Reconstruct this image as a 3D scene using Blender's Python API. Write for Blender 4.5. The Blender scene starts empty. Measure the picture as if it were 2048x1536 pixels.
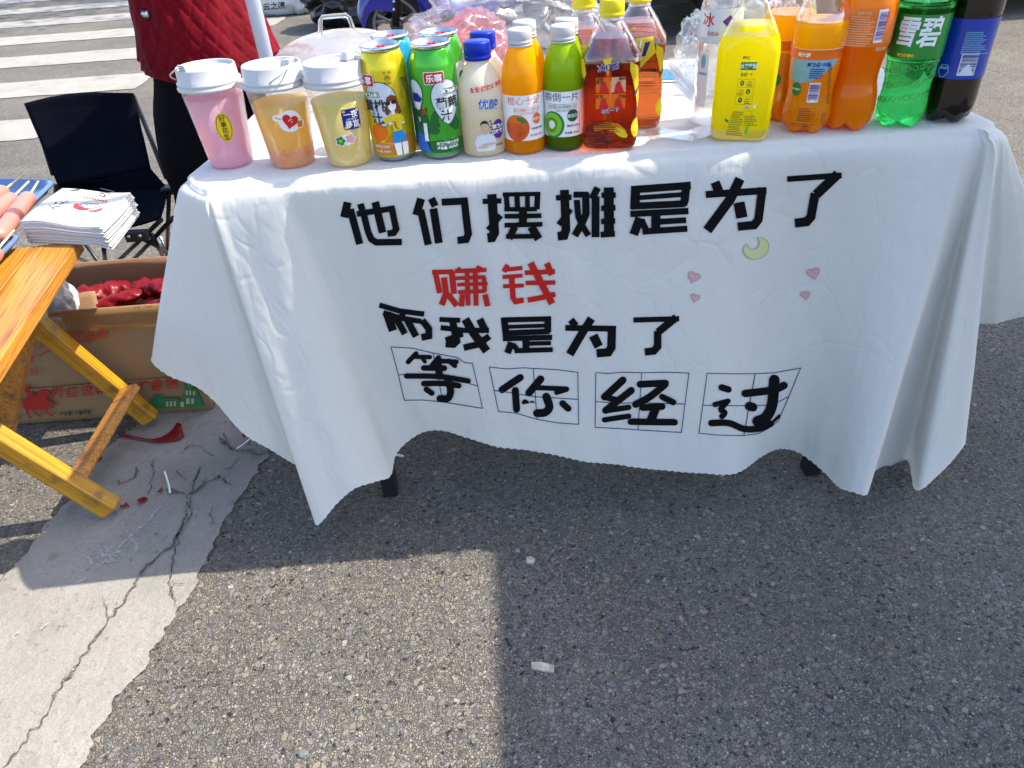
import bpy, bmesh, math, random
from mathutils import Vector, Matrix, noise
from mathutils.bvhtree import BVHTree
from mathutils.geometry import tessellate_polygon
random.seed(7)
PI = math.pi
SC = bpy.context.scene
COL = SC.collection

# ------------------------------------------------------------------ camera, world, sun, exposure
CAM_POS = Vector((0, 0, 1.09))
FOC = 1440.0                       # focal length in pixels of the 2048-wide picture
_th, _ro = math.radians(36), math.radians(4.2)
FWD = Vector((0, math.cos(_th), -math.sin(_th)))
_R = Vector((1, 0, 0)); _U = _R.cross(FWD)
RGT = _R*math.cos(_ro) - _U*math.sin(_ro)
UPV = _U*math.cos(_ro) + _R*math.sin(_ro)
cd = bpy.data.cameras.new('camera'); cam = bpy.data.objects.new('camera', cd); COL.objects.link(cam)
cam.matrix_world = Matrix(((RGT.x, UPV.x, -FWD.x, CAM_POS.x), (RGT.y, UPV.y, -FWD.y, CAM_POS.y), (RGT.z, UPV.z, -FWD.z, CAM_POS.z), (0, 0, 0, 1)))
cd.sensor_width = 36; cd.lens = FOC/2048*36; cd.clip_start = .02; cd.clip_end = 300
SC.camera = cam
SUN = Vector((.75, .128, 1)).normalized()       # towards the sun
w = bpy.data.worlds.new('World'); SC.world = w; w.use_nodes = True
nt = w.node_tree; bg = nt.nodes['Background']
sky = nt.nodes.new('ShaderNodeTexSky'); sky.sky_type = 'NISHITA'; sky.sun_disc = False
sky.sun_elevation = math.asin(SUN.z); sky.sun_rotation = math.atan2(SUN.x, SUN.y)
sky.air_density = 1.0; sky.dust_density = 2.0; sky.ozone_density = .8
nt.links.new(sky.outputs[0], bg.inputs[0]); bg.inputs[1].default_value = .15
sl = bpy.data.lights.new('sun', 'SUN'); sl.energy = 3.0; sl.angle = math.radians(.53); sl.color = (1, .915, .77)
so = bpy.data.objects.new('sun', sl); COL.objects.link(so); so.location = (4, 1, 8)
so.rotation_euler = SUN.to_track_quat('Z', 'Y').to_euler()
SC.view_settings.view_transform = 'Standard'; SC.view_settings.look = 'None'
SC.view_settings.exposure = 1.5; SC.view_settings.gamma = 1; SC.view_settings.use_curve_mapping = False
SC.cycles.max_bounces = 14; SC.cycles.transmission_bounces = 12; SC.cycles.transparent_max_bounces = 16

def ray(x, y): return FWD + RGT*((x-1024)/FOC) + UPV*((768-y)/FOC)
def P(x, y, z=0):                   # photo pixel -> point at height z
    d = ray(x, y); return CAM_POS + d*((z-CAM_POS.z)/d.z)
def Y(x, y, yy):                    # photo pixel -> point in the plane y = yy
    d = ray(x, y); return CAM_POS + d*(yy/d.y)

# ------------------------------------------------------------------ mesh helpers
def link(o, parent=None):
    COL.objects.link(o)
    if parent is not None: o.parent = parent
    return o
def mesh_obj(name, verts, faces, mat, parent=None, smooth=True):
    me = bpy.data.meshes.new(name); me.from_pydata([tuple(v) for v in verts], [], faces); me.update()
    if smooth:
        me.polygons.foreach_set('use_smooth', [True]*len(me.polygons))
    o = bpy.data.objects.new(name, me); me.materials.append(mat); return link(o, parent)
def thing(name, label, cat, loc=(0, 0, 0), group=None, rz=0):
    o = bpy.data.objects.new(name, None); o.location = loc; o.rotation_euler = (0, 0, rz); o.empty_display_size = .05
    link(o); tag(o, label, cat, group); return o
def tag(o, label=None, cat=None, group=None, kind=None):
    for k, v in (('label', label), ('category', cat), ('group', group), ('kind', kind)):
        if v: o[k] = v
    return o
class MB:
    def __init__(s): s.v = []; s.f = []
    def add(s, vs, fs):
        n = len(s.v); s.v += [Vector(v) for v in vs]; s.f += [tuple(i+n for i in f) for f in fs]; return s
    def box(s, c, d, M=None):
        x, y, z = d[0]/2, d[1]/2, d[2]/2
        vs = [Vector((a*x, b*y, e*z)) for e in (-1, 1) for a, b in ((-1, -1), (1, -1), (1, 1), (-1, 1))]
        if M: vs = [M @ v for v in vs]
        vs = [v+Vector(c) for v in vs]
        return s.add(vs, [(3, 2, 1, 0), (4, 5, 6, 7), (0, 1, 5, 4), (1, 2, 6, 5), (2, 3, 7, 6), (3, 0, 4, 7)])
    def beam(s, a, b, wd, th, up=(0, 0, 1)):
        a, b = Vector(a), Vector(b); d = (b-a).normalized(); r = d.cross(Vector(up)).normalized(); u = r.cross(d)
        vs = [p + r*(i*wd/2) + u*(j*th/2) for p in (a, b) for i, j in ((-1, -1), (1, -1), (1, 1), (-1, 1))]
        return s.add(vs, [(3, 2, 1, 0), (4, 5, 6, 7), (0, 1, 5, 4), (1, 2, 6, 5), (2, 3, 7, 6), (3, 0, 4, 7)])
    def tube(s, pts, r, n=10, close=False, cap=True):
        pts = [Vector(p) for p in pts]; m = len(pts); rs = r if isinstance(r, (list, tuple)) else [r]*m
        vs = []; u = None
        for i, p in enumerate(pts):
            if close: d = (pts[(i+1) % m]-pts[i-1])
            else: d = pts[min(i+1, m-1)]-pts[max(i-1, 0)]
            d.normalize()
            if u is None:
                u = d.orthogonal().normalized()
            u = (u - d*u.dot(d)).normalized(); v = d.cross(u)
            vs += [p + (u*math.cos(2*PI*k/n) + v*math.sin(2*PI*k/n))*rs[i] for k in range(n)]
        fs = []
        for i in range(m if close else m-1):
            j = (i+1) % m
            for k in range(n): fs.append((i*n+k, i*n+(k+1) % n, j*n+(k+1) % n, j*n+k))
        if not close and cap: fs += [tuple(range(n-1, -1, -1)), tuple((m-1)*n+k for k in range(n))]
        return s.add(vs, fs)
    def build(s, name, mat, parent=None, smooth=False, bevel=0, origin=None):
        o = mesh_obj(name, s.v, s.f, mat, parent, smooth)
        if bevel:
            b = o.modifiers.new('bevel', 'BEVEL'); b.width = bevel; b.segments = 2; b.limit_method = 'ANGLE'
        return o
def lathe_mesh(prof, n=56, sec=None, mod=None, cap_top=True, cap_bot=True, crease=None):
    """prof: (r, z) pairs bottom to top. sec(theta, z, r) -> factor on r ; mod(theta, r, z) -> (r, z)"""
    vs, fs = [], []
    for r, z in prof:
        for k in range(n):
            t = 2*PI*k/n; rr, zz = r, z
            if mod: rr, zz = mod(t, r, z)
            if sec: rr *= sec(t, z)
            vs.append((rr*math.cos(t), rr*math.sin(t), zz))
    m = len(prof)
    for i in range(m-1):
        for k in range(n): fs.append((i*n+k, i*n+(k+1) % n, (i+1)*n+(k+1) % n, (i+1)*n+k))
    if cap_bot: fs.append(tuple(range(n-1, -1, -1)))
    if cap_top: fs.append(tuple((m-1)*n+k for k in range(n)))
    return vs, fs
def lathe(name, prof, mat, parent, n=56, **k):
    vs, fs = lathe_mesh(prof, n, **k); o = mesh_obj(name, vs, fs, mat, parent)
    for p in o.data.polygons:
        if len(p.vertices) > 4: p.use_smooth = False
    return o
def smooth_prof(pts, sub=5):
    """Catmull-Rom through profile points"""
    out = []; n = len(pts)
    for i in range(n-1):
        p0, p1, p2, p3 = (Vector(pts[max(i-1, 0)]), Vector(pts[i]), Vector(pts[i+1]), Vector(pts[min(i+2, n-1)]))
        for k in range(sub):
            t = k/sub
            q = .5*((2*p1) + (p2-p0)*t + (2*p0-5*p1+4*p2-p3)*t*t + (3*p1-p0-3*p2+p3)*t**3)
            out.append((max(q.x, .0005), q.y))
    out.append(tuple(pts[-1])); return out
def catmull(pts, sub):
    out = []; n = len(pts)
    for i in range(n-1):
        p0, p1, p2, p3 = (Vector(pts[max(i-1, 0)]), Vector(pts[i]), Vector(pts[i+1]), Vector(pts[min(i+2, n-1)]))
        for k in range(sub):
            t = k/sub
            out.append(.5*((2*p1) + (p2-p0)*t + (2*p0-5*p1+4*p2-p3)*t*t + (3*p1-p0-3*p2+p3)*t**3))
    out.append(Vector(pts[-1])); return out

# flat print: 2D polygons, cut fine and laid on a surface by mapper(u, v) -> Vector
def tri2d(poly):
    t = tessellate_polygon([[Vector((p[0], p[1], 0)) for p in poly]])
    return [tuple(p) for p in poly], [tuple(f) for f in t]
def decal(name, shapes, mapper, mat, parent, maxlen):
    """shapes: list of (verts2d, tris)"""
    V, Fc = [], []
    for i, (vs, fs) in enumerate(shapes):
        bm = bmesh.new(); bv = [bm.verts.new((v[0], v[1], 0)) for v in vs]
        for f in fs:
            try: bm.faces.new([bv[j] for j in f])
            except ValueError: pass
        for _ in range(6):
            le = [e for e in bm.edges if e.calc_length() > maxlen]
            if not le: break
            bmesh.ops.subdivide_edges(bm, edges=le, cuts=1)
            bmesh.ops.triangulate(bm, faces=[f for f in bm.faces if len(f.verts) > 3])
        bm.normal_update()
        bm.verts.ensure_lookup_table(); bm.verts.index_update(); base = len(V)
        V += [mapper(v.co.x, v.co.y, i) for v in bm.verts]
        Fc += [tuple(base+v.index for v in (f.verts if f.normal.z >= 0 else reversed(f.verts))) for f in bm.faces]
        bm.free()
    return mesh_obj(name, V, Fc, mat, parent)
def ellipse(cx, cy, a, b, n=28, rot=0):
    c, s = math.cos(rot), math.sin(rot)
    return tri2d([(cx+a*math.cos(2*PI*k/n)*c-b*math.sin(2*PI*k/n)*s, cy+a*math.cos(2*PI*k/n)*s+b*math.sin(2*PI*k/n)*c) for k in range(n)])
def rect(x0, y0, x1, y1): return [(x0, y0), (x1, y0), (x1, y1), (x0, y1)], [(0, 1, 2, 3)]
def rrect(x0, y0, x1, y1, r):
    p = []
    for cx, cy, a in ((x1-r, y1-r, 0), (x0+r, y1-r, 90), (x0+r, y0+r, 180), (x1-r, y0+r, 270)):
        p += [(cx+r*math.cos(math.radians(a+k*22.5)), cy+r*math.sin(math.radians(a+k*22.5))) for k in range(5)]
    return tri2d(p)
def line2d(pts, wd, round_=False, close=False):
    """thick polyline as one mitred strip"""
    pts = [Vector((p[0], p[1])) for p in pts]; L, R = [], []; n = len(pts)
    for i, p in enumerate(pts):
        a = pts[i-1] if (i > 0 or close) else None; b = pts[(i+1) % n] if (i < n-1 or close) else None
        d1 = (p-a).normalized() if a is not None else None; d2 = (b-p).normalized() if b is not None else None
        if d1 is None: d = d2; k = 1
        elif d2 is None: d = d1; k = 1
        else:
            d = (d1+d2)
            d = d.normalized() if d.length > 1e-6 else d1
            k = 1/max(.45, d.dot(d1))
        nn = Vector((-d.y, d.x))*(wd/2*k); L.append(p+nn); R.append(p-nn)
    if round_ and not close:
        vs = [tuple(v) for v in L]
        e = pts[-1]; d = (pts[-1]-pts[-2]).normalized(); a0 = math.atan2(d.x, -d.y)
        vs += [(e.x+wd/2*math.cos(a0-PI*k/6), e.y+wd/2*math.sin(a0-PI*k/6)) for k in range(1, 6)]
        vs += [tuple(v) for v in reversed(R)]
        e = pts[0]; d = (pts[0]-pts[1]).normalized(); a0 = math.atan2(d.x, -d.y)
        vs += [(e.x+wd/2*math.cos(a0-PI*k/6), e.y+wd/2*math.sin(a0-PI*k/6)) for k in range(1, 6)]
        return tri2d(vs)
    vs = [tuple(v) for v in L] + [tuple(v) for v in R]; m = n if close else n-1
    return vs, [(i, (i+1) % n, n+(i+1) % n, n+i) for i in range(m)]
_tc = {}
def text2d(s, size, cx=0, cy=0, bold=0.0, sx=1.0, rot=0, vertical=False, skew=0):
    """shapes of a line of text, centred on (cx, cy); size = glyph height"""
    key = (s, bold)
    if key not in _tc:
        cu = bpy.data.curves.new('tmp', 'FONT'); cu.body = s; cu.align_x = 'CENTER'; cu.align_y = 'CENTER'; cu.offset = bold; cu.resolution_u = 3
        o = bpy.data.objects.new('tmp', cu)
        me = o.to_mesh()
        _tc[key] = ([(v.co.x, v.co.y) for v in me.vertices], [tuple(p.vertices) for p in me.polygons])
        o.to_mesh_clear(); bpy.data.objects.remove(o); bpy.data.curves.remove(cu)
    vs, fs = _tc[key]; c, n = math.cos(rot), math.sin(rot)
    if not vs: return ([], [])
    my = (max(v[1] for v in vs)+min(v[1] for v in vs))/2; mx = (max(v[0] for v in vs)+min(v[0] for v in vs))/2
    out = []
    for x, y in vs:
        x, y = (x-mx+skew*(y-my))*size*sx, (y-my)*size
        out.append((cx+x*c-y*n, cy+x*n+y*c))
    return out, fs

# ------------------------------------------------------------------ materials
def nmat(name):
    m = bpy.data.materials.new(name); m.use_nodes = True; t = m.node_tree
    return m, t, t.nodes['Principled BSDF'], t.nodes['Material Output']
def mat(name, col, rough=.6, metal=0, spec=.5, coat=0, trans=0, ior=1.45, sss=0, sssr=.02, alpha=1, nstr=0, nscale=40, var=0, vscale=6, sheen=0, emis=None):
    m, t, p, _ = nmat(name); c = (*col, 1)
    p.inputs['Base Color'].default_value = c; p.inputs['Roughness'].default_value = rough; p.inputs['Metallic'].default_value = metal
    p.inputs['Specular IOR Level'].default_value = spec; p.inputs['IOR'].default_value = ior
    p.inputs['Coat Weight'].default_value = coat; p.inputs['Coat Roughness'].default_value = .06
    p.inputs['Transmission Weight'].default_value = trans; p.inputs['Alpha'].default_value = alpha; p.inputs['Sheen Weight'].default_value = sheen
    if sss:
        p.inputs['Subsurface Weight'].default_value = sss; p.inputs['Subsurface Radius'].default_value = (1, .8, .6); p.inputs['Subsurface Scale'].default_value = sssr
    if nstr or var:
        tc = t.nodes.new('ShaderNodeTexCoord')
        if var:
            n = t.nodes.new('ShaderNodeTexNoise'); n.inputs['Scale'].default_value = vscale; n.inputs['Detail'].default_value = 6
            t.links.new(tc.outputs['Object'], n.inputs['Vector'])
            r = t.nodes.new('ShaderNodeMapRange'); r.inputs['From Min'].default_value = .3; r.inputs['From Max'].default_value = .7
            r.inputs['To Min'].default_value = 1-var; r.inputs['To Max'].default_value = 1+var*.6
            t.links.new(n.outputs['Fac'], r.inputs['Value'])
            mu = t.nodes.new('ShaderNodeVectorMath'); mu.operation = 'SCALE'; mu.inputs[0].default_value = col
            t.links.new(r.outputs[0], mu.inputs['Scale']); t.links.new(mu.outputs[0], p.inputs['Base Color'])
        if nstr:
            n = t.nodes.new('ShaderNodeTexNoise'); n.inputs['Scale'].default_value = nscale; n.inputs['Detail'].default_value = 5
            t.links.new(tc.outputs['Object'], n.inputs['Vector'])
            b = t.nodes.new('ShaderNodeBump'); b.inputs['Strength'].default_value = nstr; b.inputs['Distance'].default_value = .005
            t.links.new(n.outputs['Fac'], b.inputs['Height']); t.links.new(b.outputs[0], p.inputs['Normal'])
    return m
def N(t, typ, **k):
    n = t.nodes.new(typ)
    for a, b in k.items():
        if a in n.inputs: n.inputs[a].default_value = b
        else: setattr(n, a, b)
    return n
def ramp(t, fac, stops, interp='LINEAR'):
    r = t.nodes.new('ShaderNodeValToRGB'); r.color_ramp.interpolation = interp; e = r.color_ramp.elements
    while len(e) > 1: e.remove(e[-1])
    e[0].position = stops[0][0]; e[0].color = (*stops[0][1], 1)
    for p, c in stops[1:]:
        x = e.new(p); x.color = (*c, 1)
    t.links.new(fac, r.inputs[0]); return r.outputs[0]
def mixc(t, a, b, fac, mode='MIX'):
    m = t.nodes.new('ShaderNodeMix'); m.data_type = 'RGBA'; m.blend_type = mode
    for s, v in ((m.inputs[6], a), (m.inputs[7], b), (m.inputs[0], fac)):
        if isinstance(v, (int, float)): s.default_value = v
        elif isinstance(v, tuple): s.default_value = (*v, 1)
        else: t.links.new(v, s)
    return m.outputs[2]
def asphalt_mat():
    m, t, p, o = nmat('asphalt'); L = t.links.new
    g = N(t, 'ShaderNodeNewGeometry'); pos = g.outputs['Position']
    wn = N(t, 'ShaderNodeTexNoise', Scale=60.0, Detail=2.0); L(pos, wn.inputs['Vector'])
    wv = t.nodes.new('ShaderNodeVectorMath'); wv.operation = 'MULTIPLY_ADD'; L(wn.outputs['Color'], wv.inputs[0]); wv.inputs[1].default_value = (.006, .006, .002); L(pos, wv.inputs[2])
    warp = wv.outputs[0]
    v1 = N(t, 'ShaderNodeTexVoronoi', Scale=240.0); L(warp, v1.inputs['Vector'])
    v1e = N(t, 'ShaderNodeTexVoronoi', Scale=240.0); v1e.feature = 'DISTANCE_TO_EDGE'; L(warp, v1e.inputs['Vector'])
    v2 = N(t, 'ShaderNodeTexVoronoi', Scale=105.0); L(warp, v2.inputs['Vector'])
    v2e = N(t, 'ShaderNodeTexVoronoi', Scale=105.0); v2e.feature = 'DISTANCE_TO_EDGE'; L(warp, v2e.inputs['Vector'])
    s1 = N(t, 'ShaderNodeSeparateColor'); L(v1.outputs['Color'], s1.inputs[0])
    s2 = N(t, 'ShaderNodeSeparateColor'); L(v2.outputs['Color'], s2.inputs[0])
    big = N(t, 'ShaderNodeMath', operation='GREATER_THAN'); L(s2.outputs[1], big.inputs[0]); big.inputs[1].default_value = .74
    stops = [(0, (.06, .06, .062)), (.12, (.11, .11, .115)), (.35, (.155, .153, .15)), (.6, (.19, .183, .17)), (.78, (.22, .205, .18)), (.9, (.24, .205, .155)), (.97, (.27, .26, .24)), (1, (.31, .30, .285))]
    c1 = ramp(t, s1.outputs[0], stops); c2 = ramp(t, s2.outputs[0], [(0, (.085, .09, .098)), (.4, (.14, .143, .15)), (.75, (.185, .182, .178)), (.93, (.22, .195, .155)), (1, (.30, .29, .275))])
    stone = mixc(t, c1, c2, big.outputs[0])
    # edges between stones are dark binder
    e1 = N(t, 'ShaderNodeMapRange'); e1.inputs['From Max'].default_value = .18; L(v1e.outputs['Distance'], e1.inputs['Value'])
    e2 = N(t, 'ShaderNodeMapRange'); e2.inputs['From Max'].default_value = .14; L(v2e.outputs['Distance'], e2.inputs['Value'])
    em = t.nodes.new('ShaderNodeMix'); L(big.outputs[0], em.inputs[0]); L(e1.outputs[0], em.inputs[2]); L(e2.outputs[0], em.inputs[3])
    # sparse pits
    pn = N(t, 'ShaderNodeTexNoise', Scale=90.0, Detail=3.0); L(pos, pn.inputs['Vector'])
    pit = N(t, 'ShaderNodeMapRange'); pit.inputs['From Min'].default_value = .61; pit.inputs['From Max'].default_value = .70
    pl_ = N(t, 'ShaderNodeTexNoise', Scale=9.0, Detail=5.0, Roughness=.65); L(pos, pl_.inputs['Vector'])
    pa_ = t.nodes.new('ShaderNodeMath'); pa_.operation = 'MULTIPLY_ADD'; L(pl_.outputs['Fac'], pa_.inputs[0]); pa_.inputs[1].default_value = .30; L(pn.outputs['Fac'], pa_.inputs[2])
    pb_ = t.nodes.new('ShaderNodeMath'); pb_.operation = 'SUBTRACT'; L(pa_.outputs[0], pb_.inputs[0]); pb_.inputs[1].default_value = .15; L(pb_.outputs[0], pit.inputs['Value'])
    fn = N(t, 'ShaderNodeTexNoise', Scale=420.0, Detail=4.0, Roughness=.7); L(pos, fn.inputs['Vector'])
    fr = N(t, 'ShaderNodeMapRange'); fr.inputs['From Min'].default_value = .3; fr.inputs['From Max'].default_value = .7; fr.inputs['To Min'].default_value = .62; fr.inputs['To Max'].default_value = 1.36; L(fn.outputs['Fac'], fr.inputs['Value'])
    col = mixc(t, (.105, .10, .094), stone, em.outputs[0])
    col = mixc(t, col, (.03, .03, .032), pit.outputs[0])
    ln = N(t, 'ShaderNodeTexNoise', Scale=2.2, Detail=8.0, Roughness=.65); L(pos, ln.inputs['Vector'])
    lr = N(t, 'ShaderNodeMapRange'); lr.inputs['From Min'].default_value = .3; lr.inputs['From Max'].default_value = .7; lr.inputs['To Min'].default_value = .78; lr.inputs['To Max'].default_value = 1.2; L(ln.outputs['Fac'], lr.inputs['Value'])
    mm = N(t, 'ShaderNodeMath', operation='MULTIPLY'); L(fr.outputs[0], mm.inputs[0]); L(lr.outputs[0], mm.inputs[1])
    sc = t.nodes.new('ShaderNodeVectorMath'); sc.operation = 'SCALE'; L(mixc(t, col, (1.06, 1.02, .95), 1.0, 'MULTIPLY'), sc.inputs[0]); L(mm.outputs[0], sc.inputs['Scale'])
    L(sc.outputs[0], p.inputs['Base Color']); p.inputs['Roughness'].default_value = .85; p.inputs['Specular IOR Level'].default_value = .3
    h = t.nodes.new('ShaderNodeMath'); h.operation = 'MULTIPLY_ADD'; L(em.outputs[0], h.inputs[0]); h.inputs[1].default_value = .6; L(s1.outputs[2], h.inputs[2])
    h2 = t.nodes.new('ShaderNodeMath'); h2.operation = 'MULTIPLY_ADD'; L(pit.outputs[0], h2.inputs[0]); h2.inputs[1].default_value = -1.2; L(h.outputs[0], h2.inputs[2])
    h3 = t.nodes.new('ShaderNodeMath'); h3.operation = 'MULTIPLY_ADD'; L(fn.outputs['Fac'], h3.inputs[0]); h3.inputs[1].default_value = .5; L(h2.outputs[0], h3.inputs[2])
    b = N(t, 'ShaderNodeBump', Strength=.85, Distance=.0035); L(h3.outputs[0], b.inputs['Height']); L(b.outputs[0], p.inputs['Normal'])
    return m
def paint_mat(name='road_paint', base=(.30, .285, .258), dark=(.19, .18, .165)):
    m, t, p, o = nmat(name); L = t.links.new
    g = N(t, 'ShaderNodeNewGeometry'); pos = g.outputs['Position']
    n1 = N(t, 'ShaderNodeTexNoise', Scale=6.0, Detail=8.0, Roughness=.65); L(pos, n1.inputs['Vector'])
    c = ramp(t, n1.outputs['Fac'], [(.3, dark), (.42, tuple(a*.88 for a in base)), (.6, base), (.75, tuple(min(1, a*1.1) for a in base))])
    n2 = N(t, 'ShaderNodeTexNoise', Scale=60.0, Detail=6.0, Roughness=.65); L(pos, n2.inputs['Vector'])
    sp = ramp(t, n2.outputs['Fac'], [(.60, (0, 0, 0)), (.70, (1, 1, 1))])
    c = mixc(t, c, (.15, .14, .125), sp)
    n4 = N(t, 'ShaderNodeTexNoise', Scale=11.0, Detail=2.0); L(pos, n4.inputs['Vector'])
    st = ramp(t, n4.outputs['Fac'], [(.66, (0, 0, 0)), (.73, (.5, .5, .5))]); c = mixc(t, c, (.15, .13, .11), st)
    n3 = N(t, 'ShaderNodeTexNoise', Scale=380.0, Detail=4.0, Roughness=.75); L(pos, n3.inputs['Vector'])
    r = N(t, 'ShaderNodeMapRange'); r.inputs['From Min'].default_value = .3; r.inputs['From Max'].default_value = .7; r.inputs['To Min'].default_value = .72; r.inputs['To Max'].default_value = 1.22; L(n3.outputs['Fac'], r.inputs['Value'])
    sc = t.nodes.new('ShaderNodeVectorMath'); sc.operation = 'SCALE'; L(c, sc.inputs[0]); L(r.outputs[0], sc.inputs['Scale'])
    L(sc.outputs[0], p.inputs['Base Color']); p.inputs['Roughness'].default_value = .8
    b = N(t, 'ShaderNodeBump', Strength=.5, Distance=.0015); L(n3.outputs['Fac'], b.inputs['Height'])
    b2 = N(t, 'ShaderNodeBump', Strength=.8, Distance=.006); L(n2.outputs['Fac'], b2.inputs['Height']); L(b.outputs[0], b2.inputs['Normal']); L(b2.outputs[0], p.inputs['Normal'])
    return m
def cloth_mat():
    m, t, p, o = nmat('white_cotton'); L = t.links.new
    p.inputs['Base Color'].default_value = (.70, .69, .665, 1); p.inputs['Roughness'].default_value = .85; p.inputs['Specular IOR Level'].default_value = .15; p.inputs['Sheen Weight'].default_value = .1
    tc = N(t, 'ShaderNodeNewGeometry'); pos = tc.outputs['Position']
    mp = N(t, 'ShaderNodeMapping'); mp.inputs['Scale'].default_value = (1, 1, .45); L(pos, mp.inputs['Vector'])
    n1 = N(t, 'ShaderNodeTexNoise', Scale=9.0, Detail=4.0, Roughness=.5, Distortion=.4); L(mp.outputs[0], n1.inputs['Vector'])
    mp2 = N(t, 'ShaderNodeMapping'); mp2.inputs['Scale'].default_value = (1.5, 1, .7); mp2.inputs['Rotation'].default_value = (0, .4, 0); L(pos, mp2.inputs['Vector'])
    vc = N(t, 'ShaderNodeTexNoise', Scale=5.0, Detail=2.0); L(pos, vc.inputs['Vector'])
    vm = t.nodes.new('ShaderNodeVectorMath'); vm.operation = 'MULTIPLY_ADD'; L(vc.outputs['Color'], vm.inputs[0]); vm.inputs[1].default_value = (.25, .25, .25); L(mp2.outputs[0], vm.inputs[2])
    n2 = N(t, 'ShaderNodeTexVoronoi', Scale=13.0); n2.feature = 'DISTANCE_TO_EDGE'; L(vm.outputs[0], n2.inputs['Vector'])
    cr_ = N(t, 'ShaderNodeMapRange'); cr_.inputs['From Max'].default_value = .10; L(n2.outputs['Distance'], cr_.inputs['Value'])
    wv = N(t, 'ShaderNodeTexNoise', Scale=900.0, Detail=1.0); L(pos, wv.inputs['Vector'])
    b0 = N(t, 'ShaderNodeBump', Strength=.15, Distance=.0006); L(wv.outputs['Fac'], b0.inputs['Height'])
    b1 = N(t, 'ShaderNodeBump', Strength=.85, Distance=.013); L(n1.outputs['Fac'], b1.inputs['Height']); L(b0.outputs[0], b1.inputs['Normal'])
    b2 = N(t, 'ShaderNodeBump', Strength=.22, Distance=.0022); L(cr_.outputs[0], b2.inputs['Height']); L(b1.outputs[0], b2.inputs['Normal'])
    L(b2.outputs[0], p.inputs['Normal'])
    tr = N(t, 'ShaderNodeBsdfTranslucent', Color=(.82, .82, .82, 1)); L(b2.outputs[0], tr.inputs['Normal'])
    mx = N(t, 'ShaderNodeMixShader'); mx.inputs[0].default_value = .16; L(p.outputs[0], mx.inputs[1]); L(tr.outputs[0], mx.inputs[2]); L(mx.outputs[0], o.inputs['Surface'])
    return m
def wood_mat(name, c1=(.46, .20, .022), c2=(.27, .095, .010), axis=1, scale=1.0, worn=False):
    m, t, p, o = nmat(name); L = t.links.new
    tc = N(t, 'ShaderNodeTexCoord'); mp = N(t, 'ShaderNodeMapping'); s = [60*scale]*3; s[axis] = 1.6*scale; mp.inputs['Scale'].default_value = s; L(tc.outputs['Object'], mp.inputs['Vector'])
    n1 = N(t, 'ShaderNodeTexNoise', Scale=1.6, Detail=5.0, Distortion=.7); L(mp.outputs[0], n1.inputs['Vector'])
    wv = N(t, 'ShaderNodeTexNoise', Scale=6.0, Detail=3.0, Distortion=.3); L(mp.outputs[0], wv.inputs['Vector'])
    c = ramp(t, n1.outputs['Fac'], [(.30, c2), (.42, c1), (.5, tuple(a*1.15 for a in c1)), (.56, c1), (.63, c2), (.70, c1)])
    f = ramp(t, wv.outputs['Fac'], [(.35, (.72, .70, .66)), (.6, (1.05, 1.05, 1.05))])
    c = mixc(t, c, f, 1.0, 'MULTIPLY')
    if worn:
        n3 = N(t, 'ShaderNodeTexNoise', Scale=22.0, Detail=5.0); L(tc.outputs['Object'], n3.inputs['Vector'])
        k = ramp(t, n3.outputs['Fac'], [(.60, (0, 0, 0)), (.72, (.6, .6, .6))]); c = mixc(t, c, (.10, .055, .03), k)
    L(c, p.inputs['Base Color']); p.inputs['Roughness'].default_value = .38; p.inputs['Coat Weight'].default_value = .18; p.inputs['Coat Roughness'].default_value = .2
    b = N(t, 'ShaderNodeBump', Strength=.25, Distance=.002); L(n1.outputs['Fac'], b.inputs['Height']); L(b.outputs[0], p.inputs['Normal'])
    return m
def film_mat(name, tint=(1, 1, 1), base=.28, gloss=.5, milky=.12):
    m, t, p, o = nmat(name); L = t.links.new
    tr = N(t, 'ShaderNodeBsdfTransparent', Color=(*tint, 1)); gl = N(t, 'ShaderNodeBsdfGlossy', Roughness=.12, Color=(1, 1, 1, 1)); df = N(t, 'ShaderNodeBsdfDiffuse', Color=(*[min(1, c*.95) for c in tint], 1)); tl = N(t, 'ShaderNodeBsdfTranslucent', Color=(*[min(1, c*.95) for c in tint], 1))
    tc = N(t, 'ShaderNodeTexCoord'); n = N(t, 'ShaderNodeTexNoise', Scale=30.0, Detail=3.0, Distortion=1.0); L(tc.outputs['Object'], n.inputs['Vector'])
    b = N(t, 'ShaderNodeBump', Strength=.35, Distance=.006); L(n.outputs['Fac'], b.inputs['Height'])
    for s in (gl, df, tl): L(b.outputs[0], s.inputs['Normal'])
    fr = N(t, 'ShaderNodeLayerWeight', Blend=.35); L(b.outputs[0], fr.inputs['Normal'])
    fm = N(t, 'ShaderNodeMath', operation='MULTIPLY_ADD'); L(fr.outputs['Facing'], fm.inputs[0]); fm.inputs[1].default_value = gloss; fm.inputs[2].default_value = base*.3; fm.use_clamp = True
    d2 = N(t, 'ShaderNodeMixShader'); d2.inputs[0].default_value = .5; L(df.outputs[0], d2.inputs[1]); L(tl.outputs[0], d2.inputs[2])
    m1 = N(t, 'ShaderNodeMixShader'); m1.inputs[0].default_value = milky; L(tr.outputs[0], m1.inputs[1]); L(d2.outputs[0], m1.inputs[2])
    m2 = N(t, 'ShaderNodeMixShader'); L(fm.outputs[0], m2.inputs[0]); L(m1.outputs[0], m2.inputs[1]); L(gl.outputs[0], m2.inputs[2]); L(m2.outputs[0], o.inputs['Surface'])
    return m
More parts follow.
